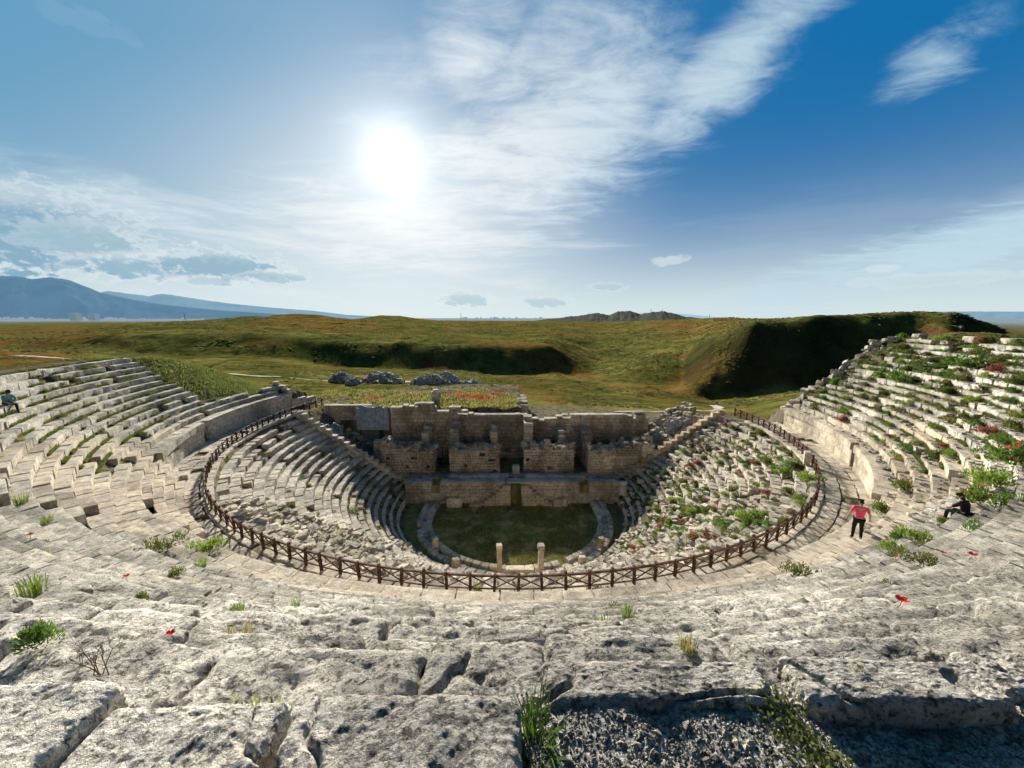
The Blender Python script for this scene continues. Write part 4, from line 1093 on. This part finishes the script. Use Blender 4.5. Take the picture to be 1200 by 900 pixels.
# ones that can be pointed at
SP_ = [
 ('grass', 38, 697, .62, 'bright yellow green grass tuft at the left edge of the near rows'),
 ('round', 50, 758, .42, 'dark green leafy plant in a hollow at the lower left'),
 ('bright', 238, 646, 1.3, 'round bright green cushion plant on the pale left steps'),
 ('olive', 186, 650, 1.2, 'large broad leaved green plant left of the round cushion plant'),
 ('red', 205, 676, .45, 'small green plant with poppies below the broad leaved plant'),
 ('grass', 237, 664, .75, 'pale green grass below the round cushion plant'),
 ('grass', 280, 719, .45, 'small fresh grass tuft in a crack at centre left'),
 ('olive', 163, 709, .4, 'olive plant filling a crack between slabs at the left'),
 ('grass', 346, 712, .35, 'thin tall grass sprig left of the centre'),
 ('grass', 559, 690, .8, 'light green tuft behind the middle of the fence'),
 ('olive', 700, 696, .8, 'feathery plant behind the fence right of the middle'),
 ('grass', 735, 722, .5, 'yellow green grass in the crack right of the centre'),
 ('strawgrass', 806, 764, .35, 'yellowing grass sprig beside the right middle slab'),
 ('olive', 943, 676, .9, 'low olive tuft on the pale block beside the right fence'),
 ('bright', 1080, 634, 1.0, 'bright green shrub below the seated person'),
 ('round', 1052, 632, .8, 'dark green shrub left of the bright shrub below the seated person'),
 ('bright', 1044, 648, .75, 'spreading light green plant beside scattered poppies'),
 ('olive', 1082, 664, .8, 'wide dark olive plant in the right foreground rows'),
 ('round', 1138, 624, .8, 'round green shrub on the paved rows at the right'),
 ('red', 1146, 590, 1.3, 'large poppy bush right of the seated person'),
 ('red', 1103, 613, .5, 'bunch of red poppies at the feet of the seated person'),
 ('bright', 1172, 572, 1.7, 'tall bright green bush at the right edge'),
 ('red', 1190, 560, 2.0, 'red flowering bush cut by the right picture edge'),
 ('round', 1166, 596, 1.3, 'big dark green bush at the right edge'),
 ('red', 1055, 574, 1.2, 'reddish plant beside the right walkway wall'),
 ('red', 1030, 600, 1.1, 'red flowering plant next to the walker in pink'),
 ('bright', 880, 612, 1.8, 'largest yellow green bush on the lower right rows'),
 ('round', 925, 553, 2.0, 'wide green bush high on the lower right rows'),
 ('bright', 955, 566, 1.6, 'light green bush near the right fence bend'),
 ('round', 1048, 452, 2.2, 'large dark thistle like shrub on the upper right bank'),
 ('grass', 55, 612, .7, 'bright green tuft on the grey left rows'),
 ('grass', 25, 590, .9, 'long patch of light grass on the left rows'),
 ('olive', 1008, 806, .2, 'tiny sprig in front of the raised block'),
]
for kd, px, py, s, lb in SP_:
    h_ = hit(px, py)
    if h_:
        p = h_[0]; plant(kd, (p.x, p.y, p.z-.01), s*(1.2 if p.length > 8 else 1.), lb, None, sz=1.25)
POOL.sort(key=lambda t: -t[0]); nsh = sum(1 for t in SP_ if NAMES[t[0]] == 'green_shrub'); rest = []
for _, kd, p, s, lb, g in POOL:
    if NAMES[kd] == 'green_shrub':
        if nsh >= 292: rest.append((kd, p, s)); continue
        nsh += 1
    plant(kd, p, s, lb, g)
V = []; Fc = []; MI = []
for kd, p, s in rest:
    me = proto(kd, random.randrange(3))[0]; a = random.random()*6.28; ca, sa = math.cos(a)*s, math.sin(a)*s; b = len(V); m_ = {'round': 0, 'bright': 1, 'olive': 2}[kd]
    V += [(p.x+v.co.x*ca-v.co.y*sa, p.y+v.co.x*sa+v.co.y*ca, p.z+v.co.z*s) for v in me.vertices]
    for f in me.polygons: Fc.append([b+i for i in f.vertices]); MI.append(m_)
if V: tag(mesh_py('small_shrubs', V, Fc, [M['leaf_green'], M['leaf_bright'], M['leaf_olive']], None, False, MI), 'smallest and farthest green plants dotted over the stone rows', 'shrubs', kind='stuff')
# single poppies
pv = [];
def poppy(px, py, s, lb):
    h_ = hit(px, py)
    if not h_: return
    p = h_[0]; r = empty('poppy', p, random.random()*6, label=lb, cat='poppy', group='single red poppies')
    mb = MB(); top = Vector((.02, .01, .07)); mb.tube([(0, 0, 0), (.015, 0, .035), top], [.003, .0025, .002], 5); mb.build('stem', M['leaf_green'], r)
    V = []; Fc = []; MI = []
    for k in range(5):
        t = k*1.257; d = Vector((math.cos(t), math.sin(t), .4)).normalized(); sd_ = Vector((-math.sin(t), math.cos(t), 0)); b = len(V)
        V += [top, top+d*.025-sd_*.018, top+d*.045-sd_*.02+Vector((0, 0, .008)), top+d*.05+sd_*.01, top+d*.03+sd_*.02]; Fc.append([b, b+1, b+2, b+3, b+4])
    mesh_py('petals', V, Fc, M['poppy'], r); r.scale = (s, s, s)
for px, py, s, lb in ((35, 633, 1.6, 'lone red poppy on the grey rows at the left'), (148, 681, 1.2, 'pink red poppy on the slab left of the olive plant'), (205, 754, .7, 'small red poppy beside the mossy crack at lower left'),
                      (1051, 713, 1.5, 'lone red poppy in the right foreground'), (1050, 658, 1.6, 'red poppy beside the spreading light green plant'), (1092, 657, 1.4, 'poppy next to the small tuft right of the spreading plant'),
                      (1104, 652, 1.4, 'pinkish poppy right of the small tuft'), (1135, 657, 1.8, 'pair like red poppy on the right rows'), (1036, 634, 1.5, 'red poppy left of the dark green shrub')):
    poppy(px, py, s, lb)
# dry twig plant
h_ = hit(118, 792); p = h_[0]
r = empty('dry_twig_plant', p, 0, label='bare reddish twig plant standing in a crack at the lower left', cat='plant'); mb = MB()
def twig(p0, d, L, rad, dep):
    p1 = p0+d*L; mb.tube([p0, (p0+p1)/2+Vector((random.gauss(0, .006), 0, random.gauss(0, .006))), p1], [rad, rad*.8, rad*.6], 5)
    if dep:
        for k in range(3): twig(p0.lerp(p1, random.uniform(.4, 1)), (d+Vector((random.gauss(0, .6), random.gauss(0, .5), random.gauss(0, .45)))).normalized(), L*.55, rad*.6, dep-1)
for k in range(6): twig(Vector((random.gauss(0, .03), 0, 0)), Vector((random.gauss(0, .5), random.gauss(0, .3), 1)).normalized(), .13, .003, 2)
mb.build('twigs', M['stem'], r)
# grass growing out of the gap between the near slabs, and in cracks
V, Fc, MI = blades_mesh(150, .34, .34, 5, .012); o = mesh_py('grass_tuft', V, Fc, M['leaf_green']); o.location = (.11, 1.42, -1.93); o.scale = (.5, 1.2, .36)
tag(o, 'long bladed green grass filling the gap between the two nearest slabs', 'grass tuft')
V = []; Fc = []; MI = []
for i in range(800):
    x = 1.28+random.gauss(0, .06); y = random.uniform(1.0, 1.7); leaf(V, Fc, MI, Vector((x+(1.7-y)*.15, y, float(bedz(np.array([x]), np.array([y]))[0])+random.random()*.05)), Vector((random.gauss(0, 1), random.gauss(0, 1), 1)), .03, .016, 0)
tag(mesh_py('moss_patch', V, Fc, M['leaf_olive']), 'low dark green creeping weeds in the gravel beside the raised block', 'ground cover', kind='stuff')
# wild grass as stuff: orchestra, terrace, mounds
def grass_field(name, n, fx, hh, mat, lb):
    V = np.zeros((n, 3, 3)); c = 0
    while c < n:
        x, y, z = fx(); a = random.random()*6.28; h = hh*random.uniform(.4, 1.2); w = .03*(hh/.2)
        V[c, 0] = (x-math.cos(a)*w, y-math.sin(a)*w, z-.02); V[c, 1] = (x+math.cos(a)*w, y+math.sin(a)*w, z-.02); V[c, 2] = (x+random.gauss(0, .3)*h, y+random.gauss(0, .3)*h, z+h); c += 1
    o = mesh_np(name, V.reshape(-1, 3), np.arange(n*3).reshape(-1, 3), mat, None, False); tag(o, lb, 'grass', kind='stuff')
def fo():
    while 1:
        x = random.uniform(-8.3, 9); y = random.uniform(27.6, 39)
        if math.hypot(x-.3, min(0, y-36.2)) < 8.1 and f1(x, y, 0, .55, 3) > -.08+random.gauss(0, .06): return x, y, -20.0
grass_field('orchestra_grass', 10000, fo, .16, M['leaf_olive'], 'dry olive grass covering the orchestra floor')
grass_field('orchestra_grass', 7000, fo, .20, M['straw'], 'taller straw coloured grass on the orchestra floor')
def ft():
    while 1:
        x = random.uniform(-32, .8); y = 50.5+24*random.random()**1.4
        if f1(x, y, 0, .14, 4)+.35-max(0, y-60)*.05-max(0, -x-22)*.06 > random.gauss(0, .12): break
    return x, y, max(terr_z(x, y), gz(x, y)+.03 if y > 60 else -99)
grass_field('meadow_grass', 7000, ft, .4, M['leaf_olive'], 'rough grass covering the terrace behind the stage')
grass_field('meadow_grass', 5000, ft, .42, M['straw'], 'yellow flowering grass on the terrace behind the stage')
def ftr():
    while 1:
        x = random.uniform(-29, 0.5); y = random.uniform(56, 68)
        if f1(x, y, 3, .16, 2) > .22: return x, y, terr_z(x, y)
grass_field('poppy_field', 420, ftr, .42, M['poppy'], 'drifts of red poppies in the grass behind the stage')
def fm_():
    while 1:
        d = random.uniform(-112, -84); r = random.uniform(28.5, 40)
        if r < 29.2 and d > -104.5: continue
        if r < 34.6 and d > -84.5: continue
        p = pol(R(d), r); return p.x, p.y, gz(p.x, p.y)
grass_field('mound_grass', 9000, fm_, .3, M['leaf_olive'], 'darker green grass on the mound beside the left rows')
grass_field('mound_grass', 3500, fm_, .26, M['leaf_bright'], 'bright yellow green grass on the mound beside the left rows')
def frr():
    while 1:
        d = random.uniform(40, 92); r = random.uniform(36.5, 42)
        p = pol(R(d), r); return p.x, p.y, gz(p.x, p.y)
grass_field('rim_grass', 5000, frr, .35, M['leaf_olive'], 'grass growing on top of the right rim')
def clumps():
    n = 60000; d = 55*np.exp(RNG.random(n)**.8*math.log(600/55)); a = np.radians(RNG.uniform(-62, 62, n)); x = d*np.sin(a); y = 6+d*np.cos(a)
    P = np.stack([x, y, 0*x], -1); ok = (fbm(P, .05, 4, .6)+RNG.normal(0, .12, n) > .13) & (np.hypot(x, y-YC) > 44); x, y, d = x[ok], y[ok], d[ok]; n = len(x)
    z = terrain(x, y); V = np.zeros((n, 5, 3)); s = RNG.uniform(.25, .9, n)*(.5+d/260); t = RNG.uniform(0, 3.14, n)
    for i, (u, h) in enumerate(((-1, 0), (1, 0), (.75, .5), (.1, .75), (-.8, .4))):
        V[:, i, 0] = x+np.cos(t)*s*u+RNG.normal(0, .1, n)*s; V[:, i, 1] = y+np.sin(t)*s*u; V[:, i, 2] = z-.05+h*s*RNG.uniform(.4, .8, n)
    o = mesh_np('meadow_grass', V.reshape(-1, 3), np.arange(n*5).reshape(-1, 5), M['leaf_field'], None, False)
    tag(o, 'rough clumps of grass and low scrub over the hills', 'grass', kind='stuff')
M['leaf_field'] = simple('field_scrub', (.085, .09, .028), .9, .5, .4, 0, .35)
clumps()
# grass filling the joints of the rows
def fj(d0, d1, k0, k1):
    def g():
        while 1:
            d = random.uniform(d0, d1); k = random.randint(k0, k1); r = UR0+UT*(k+random.uniform(.72, 1.0)); p = pol(R(d), r)
            if f1(p.x, p.y, k, .5, 2) > -.05: return p.x, p.y, UZ0+URISE*k-.02
    return g
def fn_():
    while 1:
        d = random.uniform(-68, 62); k = random.randint(5, 16); r = UR0+UT*(k+random.uniform(.80, 1.02)); p = pol(R(d), r)
        if f1(p.x, p.y, k, .9, 3) > .16: return p.x, p.y, UZ0+URISE*k+.0
grass_field('crack_weeds', 7000, fn_, .055, M['leaf_olive'], 'small weeds and moss rooted in the cracks of the near rows')
grass_field('crack_weeds', 2500, fn_, .07, M['leaf_bright'], 'sparse fresh grass rooted in the cracks of the near rows')
grass_field('joint_grass', 42000, fj(48, 88, 2, 17), .2, M['leaf_olive'], 'grass growing in the joints of the upper right rows')
grass_field('joint_grass', 30000, fj(-84, -48, 2, 13), .2, M['leaf_olive'], 'grass growing in the joints of the upper left rows')

# ------------------------------------------------------------------ sky
w = bpy.data.worlds.new('World'); SC.world = w; w.use_nodes = True; nt = NT(w.node_tree); nt.n.clear()
outw = nt.new('ShaderNodeOutputWorld'); bg = nt.new('ShaderNodeBackground'); nt.l.new(bg.outputs[0], outw.inputs[0])
sky = nt.new('ShaderNodeTexSky', sky_type='NISHITA'); sky.sun_disc = False; sky.sun_elevation = SUN_EL; sky.sun_rotation = SUN_AZ
sky.altitude = 300; sky.air_density = 1.; sky.dust_density = .6; sky.ozone_density = 2.
gen = nt.new('ShaderNodeTexCoord').outputs['Generated']
nrm = nt.vm('NORMALIZE', gen)
sep = nt.new('ShaderNodeSeparateXYZ'); nt.l.new(nrm, sep.inputs[0]); X, Y, Z = sep.outputs
AZ = nt.math('MULTIPLY', nt.math('ARCTAN2', X, Y), 57.2958); EL = nt.math('MULTIPLY', nt.math('ARCSINE', Z), 57.2958)
def azel(px, py):
    d = ray(px, py).normalized(); return math.degrees(math.atan2(d.x, d.y)), math.degrees(math.asin(d.z))
dt = nt.vm('DOT_PRODUCT', nrm, tuple(sd)); ang = nt.math('MULTIPLY', nt.math('ARCCOSINE', nt.math('MINIMUM', dt, .99999)), 57.2958)
def blob0(px, py, rx, ry):
    a, e = azel(px, py); u = nt.math('DIVIDE', nt.math('SUBTRACT', AZ, a), rx); v = nt.math('DIVIDE', nt.math('SUBTRACT', EL, e), ry)
    return nt.math('SQRT', nt.math('ADD', nt.math('MULTIPLY', u, u), nt.math('MULTIPLY', v, v)))
def soft0(b, a, c): return nt.ss(b, a, c, 1., 0.)
base = nt.mix(1., sky.outputs[0], (.088, .1, .125), 'MULTIPLY')
# tone of the clear air: deep azure away from the sun, pale near the horizon
elc = nt.math('MAXIMUM', EL, 0.)
hz = nt.math('POWER', 2.718, nt.math('MULTIPLY', nt.math('POWER', nt.math('MULTIPLY', elc, .105), 1.7), -1.))
sg = nt.math('POWER', 2.718, nt.math('MULTIPLY', ang, -.105))
deep = nt.mix(nt.ss(AZ, -60, 35), (.11, .33, .53), (.0, .150, .40))
clear = nt.mix(hz, deep, (.66, .78, .80)); clear = nt.mix(nt.math('MULTIPLY', sg, .8), clear, (.72, .80, .85))
base = nt.mix(.985, base, clear)
hzb = soft0(blob0(470, 262, 32, 15), .1, 1.25)
base = nt.mix(nt.math('MULTIPLY', hzb, .6), base, (.80, .86, .88))
# cirrus on a high flat layer (perspective by height)
den = nt.math('MAXIMUM', nt.math('ADD', Z, .06), .03)
cx = nt.math('DIVIDE', X, den); cy = nt.math('DIVIDE', Y, den)
cmb = nt.new('ShaderNodeCombineXYZ'); nt.l.new(cx, cmb.inputs[0]); nt.l.new(cy, cmb.inputs[1])
mp = nt.new('ShaderNodeMapping'); mp.inputs['Rotation'].default_value = (0, 0, R(50)); mp.inputs['Scale'].default_value = (.75, 1.25, 1); nt.l.new(cmb.outputs[0], mp.inputs[0])
n1 = nt.noise(mp.outputs[0], 1.1, 9, .62, 1.1); n2 = nt.noise(cmb.outputs[0], .55, 8, .6, .6); n3 = nt.noise(mp.outputs[0], 4., 8, .65, .8)
def blob(px, py, rx, ry, rot=0):
    """soft elliptical region of sky, in azimuth/elevation degrees"""
    a, e = azel(px, py); c, s = math.cos(R(rot)), math.sin(R(rot))
    da = nt.math('SUBTRACT', AZ, a); de = nt.math('SUBTRACT', EL, e)
    u = nt.math('ADD', nt.math('MULTIPLY', da, c/rx), nt.math('MULTIPLY', de, s/rx)); v = nt.math('ADD', nt.math('MULTIPLY', da, -s/ry), nt.math('MULTIPLY', de, c/ry))
    return nt.math('SQRT', nt.math('ADD', nt.math('MULTIPLY', u, u), nt.math('MULTIPLY', v, v)))
def soft(b, a=0., c=1.2): return nt.ss(b, a, c, 1., 0.)
reg = nt.math('MAXIMUM', soft(blob(660, 150, 29, 16, 30)), nt.math('MULTIPLY', soft(blob(860, 70, 20, 7.5, 34)), 1.))
reg = nt.math('MAXIMUM', reg, nt.math('MULTIPLY', soft(blob(560, 50, 14, 12, 70)), .6))
reg = nt.math('MAXIMUM', reg, nt.math('MULTIPLY', soft(blob(1095, 75, 6, 4.5, 30)), .75))
reg = nt.math('MAXIMUM', reg, nt.math('MULTIPLY', soft(blob(470, 265, 30, 9, 0)), .8))
reg = nt.math('MAXIMUM', reg, nt.math('MULTIPLY', soft(blob(120, 228, 24, 4.5, -4)), .5))
reg = nt.math('MAXIMUM', reg, nt.math('MULTIPLY', soft(blob(1130, 292, 36, 5.0, 13)), 1.))
reg = nt.math('MAXIMUM', reg, nt.math('MULTIPLY', soft(blob(470, 110, 15, 9, 20)), .42))
str_ = nt.math('ADD', nt.math('MULTIPLY', n1, .6), nt.math('MULTIPLY', n3, .4))
wisp = nt.ss(nt.math('ADD', nt.math('ADD', nt.math('MULTIPLY', str_, 1.25), nt.math('MULTIPLY', n2, .5)), nt.math('MULTIPLY', reg, .42)), .93, 1.36)
cir = nt.math('MULTIPLY', wisp, nt.ss(reg, .0, .55))
ccol = nt.mix(nt.ss(ang, 0, 55), (.90, .92, .92), (.54, .73, .83))
col = nt.mix(nt.math('MULTIPLY', cir, .85), base, ccol)
# horizontal streaks low over the horizon
st3 = nt.new('ShaderNodeCombineXYZ'); nt.l.new(nt.math('MULTIPLY', AZ, .03), st3.inputs[0]); nt.l.new(nt.math('MULTIPLY', EL, .22), st3.inputs[1])
stn = nt.noise(st3.outputs[0], 1.3, 8, .6, .4)
stk = nt.math('MULTIPLY', nt.ss(stn, .47, .66), nt.math('MULTIPLY', nt.ss(EL, 0, 5), nt.ss(EL, 9, 17, 1., 0.)))
col = nt.mix(nt.math('MULTIPLY', stk, nt.ss(ang, 15, 42, .75, .06)), col, (.80, .85, .86))
# small cumulus with shaded undersides and bright rims
aec = nt.new('ShaderNodeCombineXYZ'); nt.l.new(nt.math('MULTIPLY', AZ, .16), aec.inputs[0]); nt.l.new(nt.math('MULTIPLY', EL, .26), aec.inputs[1])
cn = nt.noise(aec.outputs[0], 3.6, 9, .62, .2)
def cumulus(col, px, py, rx, ry, grey, k=1.):
    b = blob(px, py, rx, ry); e = nt.math('ADD', b, nt.math('MULTIPLY', nt.math('SUBTRACT', cn, .5), -2.5))
    m = nt.ss(e, .58, 1.22, 1., 0.); core = nt.ss(e, .62, 1.0, 1., 0.)
    a, el = azel(px, py); topside = nt.ss(nt.math('ADD', nt.math('DIVIDE', nt.math('SUBTRACT', EL, el), ry), nt.math('MULTIPLY', nt.math('SUBTRACT', cn, .5), 2.)), .1, 1.0)
    cc = nt.mix(nt.math('MULTIPLY', core, nt.math('SUBTRACT', 1., nt.math('MULTIPLY', topside, .45))), (.80, .85, .86), grey)
    return nt.mix(nt.math('MULTIPLY', m, k), col, cc)
G = (.25, .43, .57)
for (px, py, rx, ry, g, k) in ((20, 270, 9.5, 4.2, G, 1.), (95, 280, 4.5, 2.0, (.42, .58, .66), .6), (165, 313, 5.4, 1.3, (.30, .48, .60), .9), (262, 312, 6.2, 1.9, (.28, .46, .58), .95), (320, 325, 3.6, .9, (.38, .55, .64), .8), (245, 329, 3, .6, (.4, .55, .64), .6),
      (545, 351, 4.2, 1.1, (.42, .58, .66), .7), (640, 354, 4., .9, (.40, .57, .66), .6), (785, 305, 2.4, .6, (.7, .78, .8), .6), (1085, 328, 6.0, .7, (.62, .72, .76), .5), (1030, 315, 1.2, .6, (.7, .78, .8), .6), (710, 336, 2.6, .6, (.45, .6, .68), .6), (100, 25, 3.0, .8, (.5, .68, .78), .08)):
    col = cumulus(col, px, py, rx, ry, g, k)
# glow of the hazy sun
gl = nt.math('ADD', nt.math('ADD', nt.math('MULTIPLY', nt.ss(ang, 1.4, 2.4, 1., 0.), 1300.), nt.math('MULTIPLY', nt.math('POWER', 2.718, nt.math('MULTIPLY', ang, -.50)), 1.3)), nt.math('MULTIPLY', nt.math('POWER', 2.718, nt.math('MULTIPLY', ang, -.10)), .17))
gl = nt.math('ADD', gl, nt.math('MULTIPLY', nt.math('POWER', 2.718, nt.math('MULTIPLY', ang, -.08)), .03))
col = nt.mix(1., col, nt.mix(1., (1., .985, .93), nt.math('MULTIPLY', gl, 1.), 'MULTIPLY'), 'ADD')
# the unseen sky behind and overhead is darkened to cut the ambient light
dk = nt.math('MAXIMUM', nt.ss(Y, -.15, .45, 1., 0.), nt.ss(EL, 48, 70))
col = nt.mix(dk, col, nt.mix(1., col, (.20, .22, .26), 'MULTIPLY'))
# below the horizon
col = nt.mix(nt.ss(EL, -2.5, -.3, 1., 0.), col, (.05, .05, .035))
nt.l.new(col, bg.inputs[0]); bg.inputs[1].default_value = 1.0
ld = bpy.data.lights.new('sun', 'SUN'); ld.energy = 5.; ld.angle = R(.6); ld.color = (1., .91, .75)
lo = bpy.data.objects.new('sun', ld); COL.objects.link(lo); sl = Vector((sd.x, sd.y, sd.z+.045)).normalized(); lo.rotation_euler = (sl*-1).to_track_quat('-Z', 'Y').to_euler(); lo.location = (0, 0, 50)
SC.view_settings.view_transform = 'Standard'; SC.view_settings.look = 'None'; SC.view_settings.exposure = 0; SC.view_settings.gamma = 1
SC.cycles.max_bounces = 5; SC.cycles.diffuse_bounces = 3
